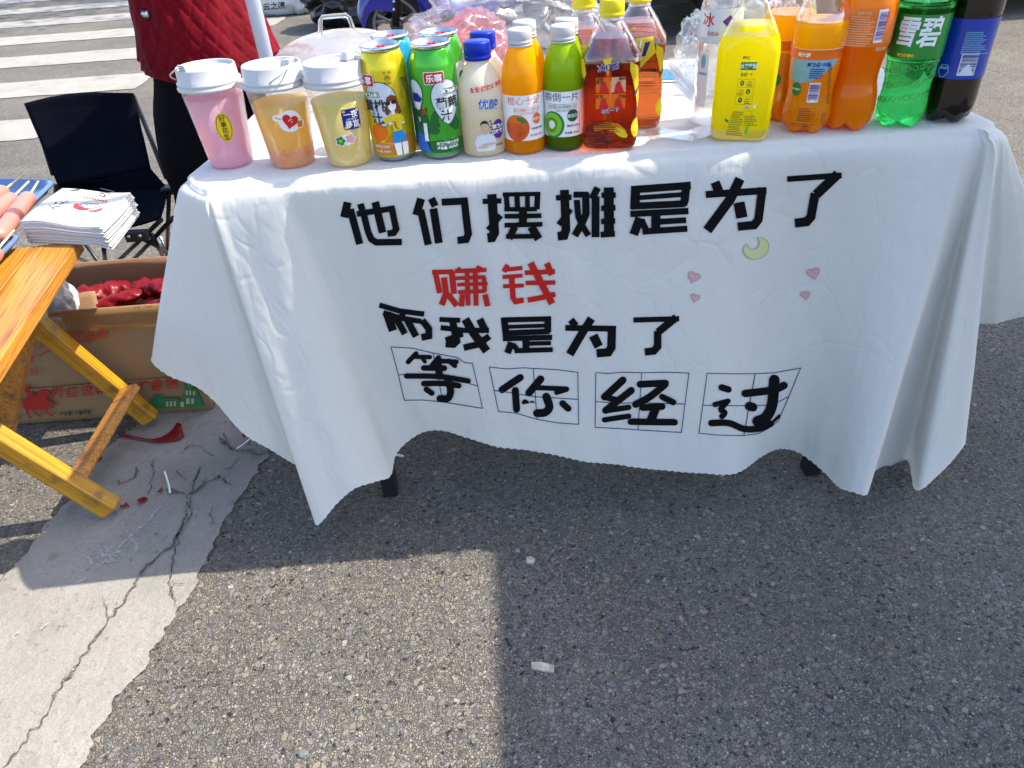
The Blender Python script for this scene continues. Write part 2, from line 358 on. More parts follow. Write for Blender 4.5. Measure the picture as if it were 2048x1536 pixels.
def juice_mat(name, col, tl=.5, rough=.08, bands=None):
    """opaque but light-carrying drink behind clear plastic: diffuse + translucent under a clear coat"""
    m, t, p, o = nmat(name); L = t.links.new
    p.inputs['Base Color'].default_value = (*col, 1); p.inputs['Roughness'].default_value = rough; p.inputs['Coat Weight'].default_value = .18; p.inputs['Coat Roughness'].default_value = .03; p.inputs['Specular IOR Level'].default_value = .35
    tr = N(t, 'ShaderNodeBsdfTranslucent', Color=(*[min(1, c*1.15) for c in col], 1))
    if bands:                       # (z, colour) stops up the drink, object space metres / .2
        tc = N(t, 'ShaderNodeTexCoord'); sx = N(t, 'ShaderNodeSeparateXYZ'); L(tc.outputs['Object'], sx.inputs[0])
        nz = N(t, 'ShaderNodeTexNoise', Scale=25.0); L(tc.outputs['Object'], nz.inputs['Vector'])
        ad = t.nodes.new('ShaderNodeMath'); ad.operation = 'MULTIPLY_ADD'; L(nz.outputs['Fac'], ad.inputs[0]); ad.inputs[1].default_value = .016; L(sx.outputs[2], ad.inputs[2])
        dv = t.nodes.new('ShaderNodeMath'); dv.operation = 'DIVIDE'; L(ad.outputs[0], dv.inputs[0]); dv.inputs[1].default_value = .2
        c = ramp(t, dv.outputs[0], bands); L(c, p.inputs['Base Color']); L(c, tr.inputs['Color'])
    mx = N(t, 'ShaderNodeMixShader'); mx.inputs[0].default_value = tl; L(p.outputs[0], mx.inputs[1]); L(tr.outputs[0], mx.inputs[2]); L(mx.outputs[0], o.inputs['Surface'])
    return m
def glass_mat(name, col, rough=.02, ior=1.33, clear=.25, ncol=None):
    m, t, p, o = nmat(name); L = t.links.new
    p.inputs['Base Color'].default_value = (*col, 1); p.inputs['Roughness'].default_value = rough; p.inputs['IOR'].default_value = ior; p.inputs['Transmission Weight'].default_value = 1
    if clear:
        tr = N(t, 'ShaderNodeBsdfTransparent', Color=(*col, 1)); mx = N(t, 'ShaderNodeMixShader'); mx.inputs[0].default_value = clear
        L(p.outputs[0], mx.inputs[1]); L(tr.outputs[0], mx.inputs[2]); L(mx.outputs[0], o.inputs['Surface'])
    return m

M = {}
M['asphalt'] = asphalt_mat(); M['paint'] = paint_mat(); M['paint_old'] = paint_mat('old_road_paint', (.29, .275, .25), (.20, .188, .17))
M['cloth'] = cloth_mat()
M['black'] = mat('print_black', (.006, .006, .007), .9, spec=.1); M['red_print'] = mat('print_red', (.50, .022, .016), .85, spec=.1); M['navy_line'] = mat('print_navy', (.02, .04, .11), .9, spec=.1)
M['pink_print'] = mat('print_pink', (.62, .34, .36), .9, spec=.1); M['cream_print'] = mat('print_pale_yellow', (.58, .58, .30), .9, spec=.1); M['outline'] = mat('print_thin_outline', (.28, .26, .22), .9)
M['wood'] = wood_mat('varnished_pine', axis=1); M['wood_leg'] = wood_mat('varnished_pine_leg', (.50, .25, .012), (.33, .135, .008), axis=0, worn=True); M['wood_old'] = wood_mat('worn_pine', (.50, .22, .045), (.28, .10, .02), axis=1, worn=True)
M['wood_end'] = mat('raw_wood_end', (.55, .43, .20), .8, nstr=.4)
M['fabric_black'] = mat('black_polyester', (.003, .0035, .008), .9, spec=.05, nstr=.3, nscale=60, sheen=0)
M['trousers'] = mat('black_trousers', (.004, .004, .005), .95, spec=.08)
M['black_metal'] = mat('black_steel', (.008, .008, .01), .35); M['chrome'] = mat('bare_steel', (.6, .6, .6), .25, 1)
M['black_wood'] = mat('black_table_leg', (.01, .01, .011), .5); M['board'] = mat('table_board', (.45, .42, .38), .6)
M['white_plastic'] = mat('white_plastic', (.50, .50, .51), .35); M['pole'] = mat('white_painted_steel', (.42, .46, .54), .4)
M['blue_cap'] = mat('blue_plastic', (.001, .018, .33), .3, spec=.3); M['yellow_cap'] = mat('yellow_plastic', (.80, .62, .01), .3); M['orange_cap'] = mat('orange_plastic', (.8, .25, .02), .3)
M['steel'] = mat('brushed_aluminium', (.66, .68, .70), .26, 1); M['red_tab'] = mat('red_tab', (.55, .02, .05), .3, .4)
for k, c in dict(white=(.82, .82, .82), navy=(.012, .025, .22), yellow=(.78, .55, .015), orange=(.78, .15, .005), red=(.60, .02, .02), green=(.02, .22, .05), lgreen=(.22, .55, .03), dgreen=(.01, .12, .03), pink=(.75, .35, .5), tan=(.70, .42, .22), skin=(.62, .40, .29), brown=(.22, .05, .015), blue=(.01, .12, .50), purple=(.12, .02, .25), grey=(.4, .42, .45), silver=(.62, .66, .72), sky=(.22, .42, .55), hblue=(.02, .25, .62)).items():
    M['l_'+k] = mat('label_'+k, c, .4, coat=.08, spec=.3)
M['l_black'] = mat('label_black', (.012, .012, .014), .35)
M['can_yellow'] = mat('can_yellow', (.72, .56, .012), .28, .55, coat=.4); M['can_green'] = mat('can_green', (.06, .42, .03), .28, .5, coat=.4); M['can_blue'] = mat('can_blue', (.03, .38, .68), .28, .5, coat=.4); M['can_dkgreen'] = mat('can_dark_green', (.01, .15, .03), .28, .4, coat=.4); M['can_orange'] = mat('can_orange', (.70, .24, .01), .28, .4, coat=.4)
M['frost'] = film_mat('frosted_cup_wall', (.98, .96, .94), .15, .3, .14); M['clear'] = film_mat('clear_plastic', (.97, .97, .98), .3, .55, .05)
M['film'] = film_mat('clear_bag_film', (.96, .96, .97), .18, .32, .08); M['pink_film'] = film_mat('pink_bag_film', (.97, .58, .62), .12, .2, .16); M['dome'] = film_mat('clear_dome', (.90, .87, .88), .3, .35, .30)
M['card_box'] = mat('cardboard', (.29, .185, .095), .85, nstr=.25, nscale=12, var=.12, vscale=5); M['card_in'] = mat('cardboard_inside', (.27, .155, .085), .85, nstr=.3, nscale=9, var=.15, vscale=4)
M['box_red'] = mat('box_print_red', (.42, .02, .015), .8); M['box_green'] = mat('box_print_green', (.03, .16, .06), .8); M['box_black'] = mat('box_print_black', (.03, .025, .02), .8); M['tape'] = film_mat('packing_tape', (.90, .78, .60), .05, .18, .10)
M['red_film'] = mat('red_plastic_wrap', (.16, .003, .006), .42, spec=.35, coat=.05, nstr=.5, nscale=25)
M['paper'] = mat('white_paper', (.55, .545, .535), .75, nstr=.15, nscale=20)
M['tray'] = mat('blue_tray', (.13, .23, .42), .28, .35, coat=.4); M['sausage'] = mat('pink_sausage', (.50, .19, .15), .4, sss=.2, sssr=.008, var=.06, vscale=30); M['stick'] = mat('bamboo_stick', (.62, .50, .26), .6)
M['rubber'] = mat('tyre_rubber', (.018, .018, .019), .75, nstr=.4, nscale=50, var=.3, vscale=8); M['scooter_blue'] = mat('blue_car_paint', (.008, .012, .26), .2, coat=1); M['alloy'] = mat('grey_alloy', (.22, .22, .23), .35, .8)
M['black_plastic'] = mat('black_plastic', (.012, .012, .013), .45); M['bin_bag'] = mat('black_bin_bag', (.008, .009, .012), .16, spec=.7, nstr=1, nscale=14); M['sack'] = mat('woven_white_sack', (.62, .66, .70), .6, nstr=.7, nscale=16)
M['car_paint'] = mat('silver_car_paint', (.45, .48, .52), .25, .5, coat=1); M['car_glass'] = mat('car_glass', (.02, .025, .03), .05, coat=1)
M['skin'] = mat('skin', (.52, .32, .22), .5, sss=.2, sssr=.01); M['hair'] = mat('black_hair', (.01, .009, .008), .5)
def quilt_mat():
    m, t, p, o = nmat('red_quilted_fabric'); L = t.links.new
    n = N(t, 'ShaderNodeTexNoise', Scale=7.0, Detail=6.0); tc = N(t, 'ShaderNodeTexCoord'); L(tc.outputs['Object'], n.inputs['Vector'])
    c = ramp(t, n.outputs['Fac'], [(.3, (.10, .0006, .005)), (.7, (.16, .001, .009))]); L(c, p.inputs['Base Color'])
    p.inputs['Roughness'].default_value = .85; p.inputs['Sheen Weight'].default_value = .03; p.inputs['Specular IOR Level'].default_value = .12
    b = N(t, 'ShaderNodeBump', Strength=.3, Distance=.004); n2 = N(t, 'ShaderNodeTexNoise', Scale=60.0, Detail=4.0); L(tc.outputs['Object'], n2.inputs['Vector']); L(n2.outputs['Fac'], b.inputs['Height']); L(b.outputs[0], p.inputs['Normal'])
    return m
M['quilt'] = quilt_mat()
#PART2
# ------------------------------------------------------------------ the ground
g = mesh_obj('road', [(-60, -20, 0), (60, -20, 0), (60, 90, 0), (-60, 90, 0)], [(0, 1, 2, 3)], M['asphalt']); g['kind'] = 'structure'
def ragged(pts, step=.02, amp=.006, z=.004, seed=0, freq=18):
    out = []
    for i, p in enumerate(pts):
        a = Vector(p); b = Vector(pts[(i+1) % len(pts)]); n = max(1, int((b-a).length/step)); d = (b-a).normalized(); nn = Vector((-d.y, d.x))
        for k in range(n):
            q = a.lerp(b, k/n); j = noise.noise(Vector((q.x*freq, q.y*freq, seed)))*amp + noise.noise(Vector((q.x*freq*4, q.y*freq*4, seed+9)))*amp*.5
            out.append((q.x+nn.x*j, q.y+nn.y*j))
    return out
def sheet(name, pts, z, m, parent=None):
    vs, fs = tri2d(pts)
    fs2 = []
    for f in fs:
        a, b, c = [Vector(vs[i]) for i in f]
        fs2.append(f if (b-a).cross(c-a) > 0 else f[::-1])
    return mesh_obj(name, [(v[0], v[1], z) for v in vs], fs2, m, parent, False)
for i, (y0, y1, xr) in enumerate([(4.12, 4.56, -2.2), (5.16, 5.65, -2.37), (6.2, 6.68, -2.1), (7.27, 7.75, -1.9), (8.32, 8.8, -1.9), (9.35, 9.82, -1.9), (10.4, 10.9, -1.9), (11.45, 11.9, -1.9)]):
    o = sheet('crosswalk_stripe', ragged([(-8.5, y0-.0), (xr-(.32 if i == 0 else 0), y0), (xr, y1), (-8.5, y1-.05)], .06, .022, seed=i, freq=5), .004, M['paint']); o['kind'] = 'structure'
L_ = [(-.924, 1.47), (-.955, 1.424), (-.983, 1.362), (-.992, 1.192), (-1.009, 1.126), (-1.019, 1.017), (-1.035, .962), (-1.06, .75), (-1.09, .3)]
R_ = [(-.74, .3), (-.703, .579), (-.703, .623), (-.699, .673), (-.70, .699), (-.673, .724), (-.669, .772), (-.654, .843), (-.640, .886), (-.632, .968), (-.628, 1.06), (-.599, 1.191), (-.579, 1.298), (-.55, 1.6), (-.56, 1.78), (-.74, 1.84), (-.90, 1.80), (-.915, 1.6)]
line = sheet('painted_road_line', ragged(L_+R_, .004, .011, seed=3, freq=34), .004, M['paint_old']); line['kind'] = 'structure'
def crack(px, wd, seed, m=None, name='crack', z=.008, parent=line, jit=.006):
    pts = [P(*p).to_2d() for p in px]; path = [Vector((*p, 0)) for p in pts]; path = catmull(path, 8)
    Lp, Rp = [], []
    for i, p in enumerate(path):
        d = (path[min(i+1, len(path)-1)]-path[max(i-1, 0)]).normalized(); nn = Vector((-d.y, d.x, 0))
        c = p + nn*noise.noise(Vector((p.x*90, p.y*90, seed)))*jit
        k = wd*(.25+1.5*abs(noise.noise(Vector((p.x*25, p.y*25, seed+5))))+.5*max(0, noise.noise(Vector((p.x*80, p.y*80, seed+7)))))*min(1, min(i, len(path)-1-i)/3+.15)
        Lp.append((c+nn*k/2)); Rp.append((c-nn*k/2))
    n = len(path); vs = [(v.x, v.y, z) for v in Lp+Rp]
    return mesh_obj(name, vs, [(i, n+i, n+i+1, i+1) for i in range(n-1)], m or M['asphalt'], parent, False)
for i, (px, wd) in enumerate([
    ([(402, 940), (385, 985), (372, 1040), (345, 1095), (318, 1118), (290, 1143), (258, 1195), (225, 1240), (188, 1290), (150, 1345), (120, 1385), (95, 1440), (55, 1485), (12, 1540)], .010),
    ([(375, 992), (384, 1036), (362, 1072), (350, 1125), (345, 1165), (348, 1195)], .007),
    ([(330, 985), (360, 990), (385, 992), (408, 975), (425, 962), (445, 955)], .010), ([(440, 952), (452, 968), (470, 975)], .006),
    ([(275, 938), (272, 955), (255, 970), (232, 968)], .008), ([(305, 925), (312, 950), (305, 975), (298, 995)], .006),
    ([(372, 905), (385, 895), (410, 898)], .006), ([(405, 930), (398, 950), (385, 975)], .007), ([(355, 945), (368, 958), (377, 965)], .006),
    ([(440, 880), (470, 905), (500, 905), (520, 915), (545, 900)], .014), ([(450, 870), (458, 890), (470, 905)], .008), ([(480, 915), (470, 935), (450, 945)], .006),
    ([(490, 862), (500, 885), (515, 900)], .009), ([(435, 915), (405, 905)], .005), ([(430, 1010), (425, 1040), (440, 1053)], .004),
    ([(345, 1168), (375, 1170)], .004), ([(345, 1170), (350, 1200), (358, 1220)], .0035), ([(225, 1240), (213, 1215), (214, 1195)], .003),
    ([(415, 960), (400, 985), (385, 992)], .007), ([(460, 845), (478, 852), (500, 845)], .005), ([(455, 825), (470, 845), (466, 862)], .005), ([(280, 930), (300, 928), (312, 925)], .003)]):
    crack(px, wd*.72, i*3.1, jit=.009)
M['white_scrape'] = mat('white_scrape', (.50, .50, .50), .8)
sv, sf = [], []; rs = random.Random(31)
def scrape(px, n, spread, lmax, wmax):
    for k in range(n):
        j = rs.randrange(len(px)-1); t = rs.random(); a = P(*px[j]); b = P(*px[j+1]); c = a.lerp(b, t)+Vector((rs.gauss(0, spread), rs.gauss(0, spread), 0)); d = (b-a).normalized(); q = Vector((-d.y, d.x, 0)); l = rs.uniform(.2, 1)*lmax; w = rs.uniform(.3, 1)*wmax; n0_ = len(sv)
        d = (d+q*rs.gauss(0, .25)).normalized(); c.z = .009
        sv.extend([c-d*l, c-d*l*.3+q*w, c+d*l*.6+q*w*.5, c+d*l, c+d*l*.2-q*w*.7, c-d*l*.5-q*w*.4]); sf.append(tuple(range(n0_, n0_+6)))
scrape([(325, 1018), (300, 1045), (268, 1075), (240, 1100)], 70, .0022, .008, .0011); scrape([(262, 1078), (275, 1092), (275, 1110)], 26, .0018, .005, .0010)
scrape([(210, 1112), (222, 1122), (238, 1112)], 60, .0075, .006, .0016); scrape([(195, 1140), (215, 1125), (232, 1128)], 30, .003, .007, .0011); scrape([(182, 1118), (186, 1130)], 10, .002, .004, .0016)
scrape([(28, 1283), (42, 1268)], 8, .001, .006, .0010); scrape([(82, 1265), (100, 1252)], 8, .001, .006, .0009); scrape([(160, 1170), (175, 1160)], 8, .001, .006, .0009); scrape([(300, 1060), (330, 1030)], 14, .012, .003, .0008)
o = mesh_obj('scrape_marks', sv, sf, M['white_scrape'], line, False); o['kind'] = 'stuff'
bm = bmesh.new(); bm.from_mesh(o.data); [f.normal_flip() for f in bm.faces if f.normal.z < 0]; bm.to_mesh(o.data); bm.free()

# ------------------------------------------------------------------ the drinks table and its cloth
H = .73
T = thing('folding_table', 'long folding stall table with black legs under the white printed cloth', 'table', (.14, 1.34, 0))
def local(o, root):                 # keep world placement of a mesh written in world coordinates
    o.parent = root; o.matrix_parent_inverse = Matrix.Translation(-root.location) if not root.rotation_euler.z else root.matrix_basis.inverted(); return o
mb = MB().box((.14, 1.34, H-.016), (1.19, .535, .024)); local(mb.build('tabletop', M['board'], bevel=.004), T)
for x, y in ((-.277, 1.135), (.618, 1.105), (-.277, 1.565), (.618, 1.565)):
    local(MB().box((x, y, .344), (.03, .034, .684)).build('leg', M['black_wood'], bevel=.002), T)
for y in (1.12, 1.565): local(MB().beam((-.26, y, .60), (.60, y, .60), .02, .02).build('crossbar', M['black_wood']), T)

def TE(px, py): v = P(px, py, H); return Vector((v.x, v.y, H))
YF = 1.068
cols = [  # (top point on the table edge, hem point)
 (Vector((-.10, 1.615, H)), Vector((-.10, 1.66, .36))), (Vector((-.40, 1.615, H)), Vector((-.42, 1.67, .34))),
 (Vector((-.447, 1.60, H)), Vector((-.56, 1.70, .25))), (Vector((-.453, 1.52, H)), Vector((-.56, 1.50, .37))), (Vector((-.457, 1.35, H)), Vector((-.60, 1.33, .38))),
 (Vector((-.461, 1.20, H)), Vector((-.655, 1.20, .36))),
 (TE(371, 352), Y(314, 716, 1.14)), (TE(376, 360), Y(345, 744, 1.13)), (TE(382, 366), Y(400, 766, 1.11)), (TE(388, 370), Y(440, 798, 1.09)), (TE(396, 374), Y(476, 842, 1.07)),
 (TE(402, 376), Y(505, 870, 1.06)), (TE(407, 378), Y(550, 896, 1.05)), (TE(411, 379), Y(592, 922, 1.06)), (TE(416, 377), Y(622, 940, 1.06)),
 (TE(422, 376), Y(638, 1042, .985)), (TE(440, 372), Y(652, 1036, .976)), (TE(468, 369), Y(680, 1002, .984)), (TE(500, 366), Y(716, 971, .99)), (TE(528, 364), Y(756, 957, 1.01)), (TE(552, 362), Y(786, 944, 1.04)),
 (TE(575, 360), Y(797, 900, 1.09)), (TE(610, 358), Y(830, 868, 1.11)), (TE(650, 354), Y(872, 856, 1.10)), (TE(705, 350), Y(930, 868, 1.085)), (TE(780, 344), Y(1000, 889, 1.06)),
 (TE(900, 335), Y(1100, 904, 1.045)), (TE(1000, 327), Y(1180, 918, 1.04)), (TE(1140, 317), Y(1300, 930, 1.035)), (TE(1270, 306), Y(1390, 940, 1.03)), (TE(1400, 296), Y(1465, 941, 1.03)),
 (TE(1500, 288), Y(1520, 906, 1.08)), (TE(1590, 281), Y(1560, 893, 1.11)), (TE(1680, 275), Y(1600, 906, 1.11)), (TE(1760, 269), Y(1642, 940, 1.06)), (TE(1830, 264), Y(1670, 970, 1.0)), (TE(1890, 260), Y(1700, 981, .965)), (TE(1930, 259), Y(1725, 984, .965)),
 (TE(1946, 259), Y(1738, 940, 1.06)), (TE(1954, 259), Y(1762, 926, 1.10)), (TE(1962, 259), Y(1800, 938, 1.12)), (TE(1968, 260), Y(1822, 975, 1.02)), (TE(1975, 261), Y(1870, 942, 1.03)), (TE(1982, 263), Y(1921, 885, 1.06)),
 (TE(1985, 262), Y(1925, 800, 1.20)), (TE(1990, 260), Y(1938, 662, 1.27)), (TE(1994, 257), Y(1990, 646, 1.27)), (TE(1996, 252), Y(2052, 628, 1.28)), (TE(1992, 242), Y(2110, 612, 1.32)),
 (Vector((.748, 1.24, H)), Vector((1.02, 1.36, .26))), (Vector((.747, 1.45, H)), Vector((.92, 1.50, .30))), (Vector((.742, 1.60, H)), Vector((.90, 1.70, .22))), (Vector((.70, 1.615, H)), Vector((.72, 1.68, .33))), (Vector((.35, 1.617, H)), Vector((.35, 1.66, .36)))]
def flat2(v): return Vector((v.x, v.y, H))
n0 = len(cols)
SUBC = 24
loop = []
for i in range(n0):
    A = [cols[(i+k) % n0] for k in (-1, 0, 1, 2)]
    seg = (A[2][1]-A[1][1]).length; ns = max(4, int(seg/.0045)); 
    for k in range(ns):
        t = k/ns
        def cr(p): return .5*((2*p[1])+(p[2]-p[0])*t+(2*p[0]-5*p[1]+4*p[2]-p[3])*t*t+(3*p[1]-p[0]-3*p[2]+p[3])*t**3)
        sharp = any(q in (15, 38, 43, 44) for q in (i, i+1))
        B = cr([a[1] for a in A]) if not sharp else A[1][1].lerp(A[2][1], t)*.5+cr([a[1] for a in A])*.5
        Tt = A[1][0].lerp(A[2][0], t)
        loop.append((Tt, B))
NL = len(loop)
rowsH = [0, .004, .012, .025, .045, .07] + [.07+.93*(k/36) for k in range(1, 37)]
ctr = lambda v: Vector((min(.52, max(-.24, v.x)), 1.34, H))
cv, arc = [], 0
arcs = []
for i, (a, b) in enumerate(loop):
    arcs.append(arc); arc += (loop[(i+1) % NL][1]-b).length
INS = [1, .8, .6, .42, .28, .18, .12, .075, .045, .02, .006]
rows = []
def topz(q):
    n = noise.noise(Vector((q.x*5, q.y*5, 3)))*.0016+noise.noise(Vector((q.x*16, q.y*16, 8)))*.0008
    return n
for s in INS:
    r = []
    for a, b in loop:
        c = ctr(a); q = a.lerp(c, s); q.z = H+topz(q)*min(1, s*12) - (.0035 if s < .01 else (.0006 if s < .03 else 0)); r.append(q)
    rows.append(r)
for t in rowsH:
    r = []
    for i, (a, b) in enumerate(loop):
        out = Vector((b.x-a.x, b.y-a.y, 0)); c = ctr(a); oo = Vector((a.x-c.x, a.y-c.y, 0)).normalized()
        q = a.lerp(b, t) + oo*(.010*(1-math.exp(-t*55))) - Vector((0, 0, .010*math.exp(-t*30)))*1.0
        # soft hanging folds and creases, growing downward
        u = arcs[i]
        front = 1 if a.y < 1.12 and -.33 < a.x < .60 else .5
        k = min(1, t*5)
        nz = noise.noise(Vector((q.x*7, q.z*1.4, 2.2)))*.010 + noise.noise(Vector((q.x*17+q.z*5, q.z*3.2, 5)))*.0035 + noise.noise(Vector((q.x*40-q.z*12, q.z*10, 11)))*.0010
        q += Vector((oo.x*.3, -1 if a.y < 1.3 else 1, 0)).normalized()*nz*k*(1 if front == 1 else .5)
        if t > .985:                 # scalloped, overlocked hem
            q.z += .0035*abs(math.sin(u*PI/.0135))
        if q.z < .006: q.z = .006
        r.append(q)
    rows.append(r)
cv = [q for r in rows for q in r]; cf = []
for j in range(len(rows)-1):
    for i in range(NL):
        k = (i+1) % NL; cf.append((j*NL+i, (j+1)*NL+i, (j+1)*NL+k, j*NL+k))
cloth = mesh_obj('tablecloth', cv, cf, M['cloth'])
tag(cloth, 'white cotton tablecloth printed with black and red slogans, hanging to the ground at its corners', 'tablecloth')
bmx = bmesh.new(); bmx.from_mesh(cloth.data); bmesh.ops.remove_doubles(bmx, verts=bmx.verts, dist=.0004); bmx.to_mesh(cloth.data)
CB = BVHTree.FromBMesh(bmx); bmx.free()
cloth.data.polygons.foreach_set('use_smooth', [True]*len(cloth.data.polygons))
def on_cloth(px, py, i=0):
    d = ray(px, py).normalized(); h, nn, _, _ = CB.ray_cast(CAM_POS, d)
    if h is None: return Y(px, py, 1.05)
    if nn.dot(d) > 0: nn = -nn
    return h + nn*(.0012+.00012*i)

Z4 = (660, 330, 2048/520); Z5 = (1100, 330, 2048/600); Z6 = (740, 580, 3.2); Z7 = (1180, 580, 2048/520)
def tp(z, pts): return [(z[0]+p[0]/z[2], z[1]+p[1]/z[2]) for p in pts]
def char(z, strokes, m='black', rd=False, lab=None):
    shp = []
    for wd, pts in strokes:
        q = tp(z, pts)
        if len(q) > 2 and rd:
            q = [(v.x, v.y) for v in catmull([Vector((a[0], a[1], 0)) for a in q], 5)]
        s = line2d([(a, -b) for a, b in q], wd/z[2], rd); shp.append(([(v[0], v[1]) for v in s[0]], s[1]))
    o = decal('printed_character', shp, lambda u, v, i: on_cloth(u, -v, i), M[m], cloth, 9)
    if lab: o['label'] = lab
    return o
char(Z4, [(64, [(140, 291), (112, 410)]), (58, [(160, 345), (235, 620)]), (52, [(240, 302), (270, 400), (300, 520), (325, 580), (365, 606), (567, 603)]), (60, [(357, 288), (415, 530)]), (46, [(212, 382), (510, 336)]), (52, [(484, 322), (505, 420), (522, 500), (503, 530), (453, 536)])])
char(Z4, [(64, [(718, 262), (680, 393)]), (58, [(714, 350), (775, 626)]), (58, [(798, 260), (830, 322)]), (62, [(815, 340), (858, 612)]), (56, [(880, 290), (1082, 280)]), (58, [(1056, 255), (1072, 400), (1090, 540), (1073, 582), (1006, 590)])])
char(Z4, [(42, [(1202, 285), (1350, 280)]), (74, [(1274, 228), (1295, 530), (1275, 568), (1240, 572)]), (46, [(1245, 510), (1345, 395)]), (34, [(1360, 230), (1657, 225)]), (42, [(1387, 228), (1397, 340)]), (36, [(1372, 346), (1630, 344)]), (44, [(1634, 215), (1630, 345)]), (42, [(1472, 230), (1477, 340)]), (38, [(1555, 228), (1555, 340)]), (38, [(1375, 400), (1665, 395)]), (38, [(1373, 470), (1673, 462)]), (64, [(1520, 345), (1520, 480)]), (56, [(1455, 480), (1408, 575)]), (38, [(1385, 558), (1610, 555)]), (66, [(1585, 480), (1645, 578)])])
char(Z5, [(38, [(40, 222), (147, 218)]), (60, [(98, 168), (108, 440), (95, 480), (52, 485)]), (38, [(58, 405), (142, 300)]), (42, [(160, 200), (262, 200)]), (42, [(182, 235), (192, 350), (225, 420), (262, 480)]), (50, [(243, 190), (245, 330), (220, 390), (168, 480)]), (48, [(325, 152), (285, 228)]), (54, [(310, 210), (310, 490)]), (68, [(400, 150), (402, 480)]), (38, [(350, 203), (448, 202)]), (38, [(348, 292), (446, 288)]), (38, [(348, 382), (444, 378)]), (40, [(345, 472), (442, 466)])])
char(Z5, [(52, [(553, 168), (960, 138)]), (64, [(584, 150), (578, 298)]), (48, [(550, 280), (920, 262)]), (34, [(600, 222), (900, 200)]), (56, [(930, 122), (918, 240), (905, 270)]), (44, [(547, 332), (943, 312)]), (62, [(722, 330), (720, 460)]), (40, [(740, 385), (927, 374)]), (42, [(630, 452), (935, 432)]), (60, [(612, 358), (570, 472)]), (44, [(622, 370), (660, 455)])])
char(Z5, [(64, [(1125, 115), (1150, 178)]), (66, [(1295, 92), (1230, 230), (1072, 445)]), (48, [(1062, 200), (1475, 172)]), (58, [(1448, 152), (1420, 370), (1390, 408), (1280, 418)]), (76, [(1287, 253), (1308, 358)])])
char(Z5, [(40, [(1618, 94), (1990, 68)]), (66, [(1965, 58), (1815, 200)]), (62, [(1808, 190), (1780, 350), (1750, 385), (1670, 394)])])
char(Z4, [(38, [(805, 842), (970, 838)]), (44, [(828, 830), (865, 1006)]), (48, [(958, 832), (978, 1012)]), (48, [(898, 882), (915, 1005), (880, 1100)]), (46, [(930, 1015), (1000, 1105)]), (36, [(1008, 805), (1030, 842)]), (42, [(1180, 792), (1160, 838)]), (34, [(985, 832), (1232, 822)]), (30, [(990, 888), (1227, 878)]), (28, [(1003, 938), (1243, 930)]), (30, [(1010, 996), (1228, 987)]), (38, [(1080, 830), (1090, 1102)]), (40, [(1145, 830), (1152, 1102)]), (36, [(1213, 880), (1220, 990)]), (44, [(1045, 1012), (1035, 1108)]), (44, [(1222, 1012), (1243, 1106)])], 'red_print', lab='red printed character')
char(Z4, [(40, [(1400, 783), (1368, 838)]), (34, [(1372, 824), (1515, 808)]), (32, [(1358, 880), (1517, 868)]), (32, [(1362, 953), (1526, 946)]), (44, [(1430, 872), (1440, 1040), (1460, 1072), (1525, 1060)]), (38, [(1533, 846), (1772, 835)]), (36, [(1540, 925), (1775, 922)]), (54, [(1580, 766), (1650, 900), (1750, 1088)]), (48, [(1708, 768), (1748, 862)]), (42, [(1776, 1012), (1665, 1040), (1556, 1060)])], 'red_print', lab='red printed character')
char(Z6, [(34, [(60, 94), (190, 132), (348, 152)]), (38, [(215, 142), (193, 190)]), (34, [(85, 142), (200, 178), (330, 198)]), (54, [(108, 142), (148, 258)]), (42, [(165, 170), (225, 278)]), (44, [(240, 190), (296, 294)]), (44, [(335, 190), (378, 245), (378, 290), (330, 300)])])
char(Z6, [(32, [(445, 186), (578, 192)]), (34, [(453, 238), (600, 256), (762, 256)]), (46, [(528, 190), (556, 325), (536, 345), (485, 342)]), (36, [(485, 318), (595, 278)]), (54, [(610, 183), (660, 270), (748, 388)]), (48, [(702, 183), (742, 266)]), (42, [(765, 292), (690, 345), (600, 366)])])
char(Z6, [(44, [(858, 180), (870, 282)]), (34, [(840, 190), (1160, 182)]), (36, [(848, 274), (1150, 262)]), (26, [(880, 233), (1130, 225)]), (44, [(1138, 172), (1138, 268)]), (34, [(850, 308), (1166, 300)]), (44, [(995, 305), (1000, 388)]), (28, [(1000, 340), (1158, 336)]), (32, [(925, 385), (1170, 378)]), (44, [(905, 330), (880, 400)]), (34, [(915, 345), (952, 390)])])
char(Z6, [(46, [(1285, 188), (1318, 228)]), (38, [(1250, 240), (1575, 246)]), (52, [(1417, 180), (1360, 270), (1278, 410)]), (54, [(1548, 230), (1545, 365), (1525, 396), (1450, 402)]), (58, [(1428, 288), (1464, 360)])])
char(Z6, [(34, [(1685, 190), (1978, 182)]), (50, [(1960, 172), (1842, 268)]), (48, [(1840, 260), (1840, 360), (1815, 388), (1758, 394)])])
char(Z6, [(32, [(295, 405), (245, 458)]), (28, [(295, 425), (385, 427)]), (26, [(330, 425), (352, 455)]), (36, [(440, 432), (400, 480)]), (30, [(430, 450), (555, 456)]), (30, [(505, 450), (545, 482)]), (36, [(345, 495), (478, 497)]), (48, [(440, 478), (446, 545)]), (34, [(235, 546), (450, 550), (630, 578)]), (36, [(345, 594), (480, 594), (570, 608)]), (46, [(498, 560), (518, 640), (500, 688), (450, 690)]), (36, [(362, 630), (398, 655)])], rd=True)
char(Z6, [(46, [(962, 558), (905, 595), (845, 636)]), (46, [(930, 640), (938, 760)]), (48, [(1092, 568), (1018, 655)]), (32, [(1050, 622), (1258, 630)]), (34, [(1258, 632), (1195, 652)]), (52, [(1128, 680), (1148, 745), (1120, 780), (1070, 785)]), (40, [(992, 715), (1020, 740), (1038, 725)]), (42, [(1232, 722), (1268, 755)])], rd=True)
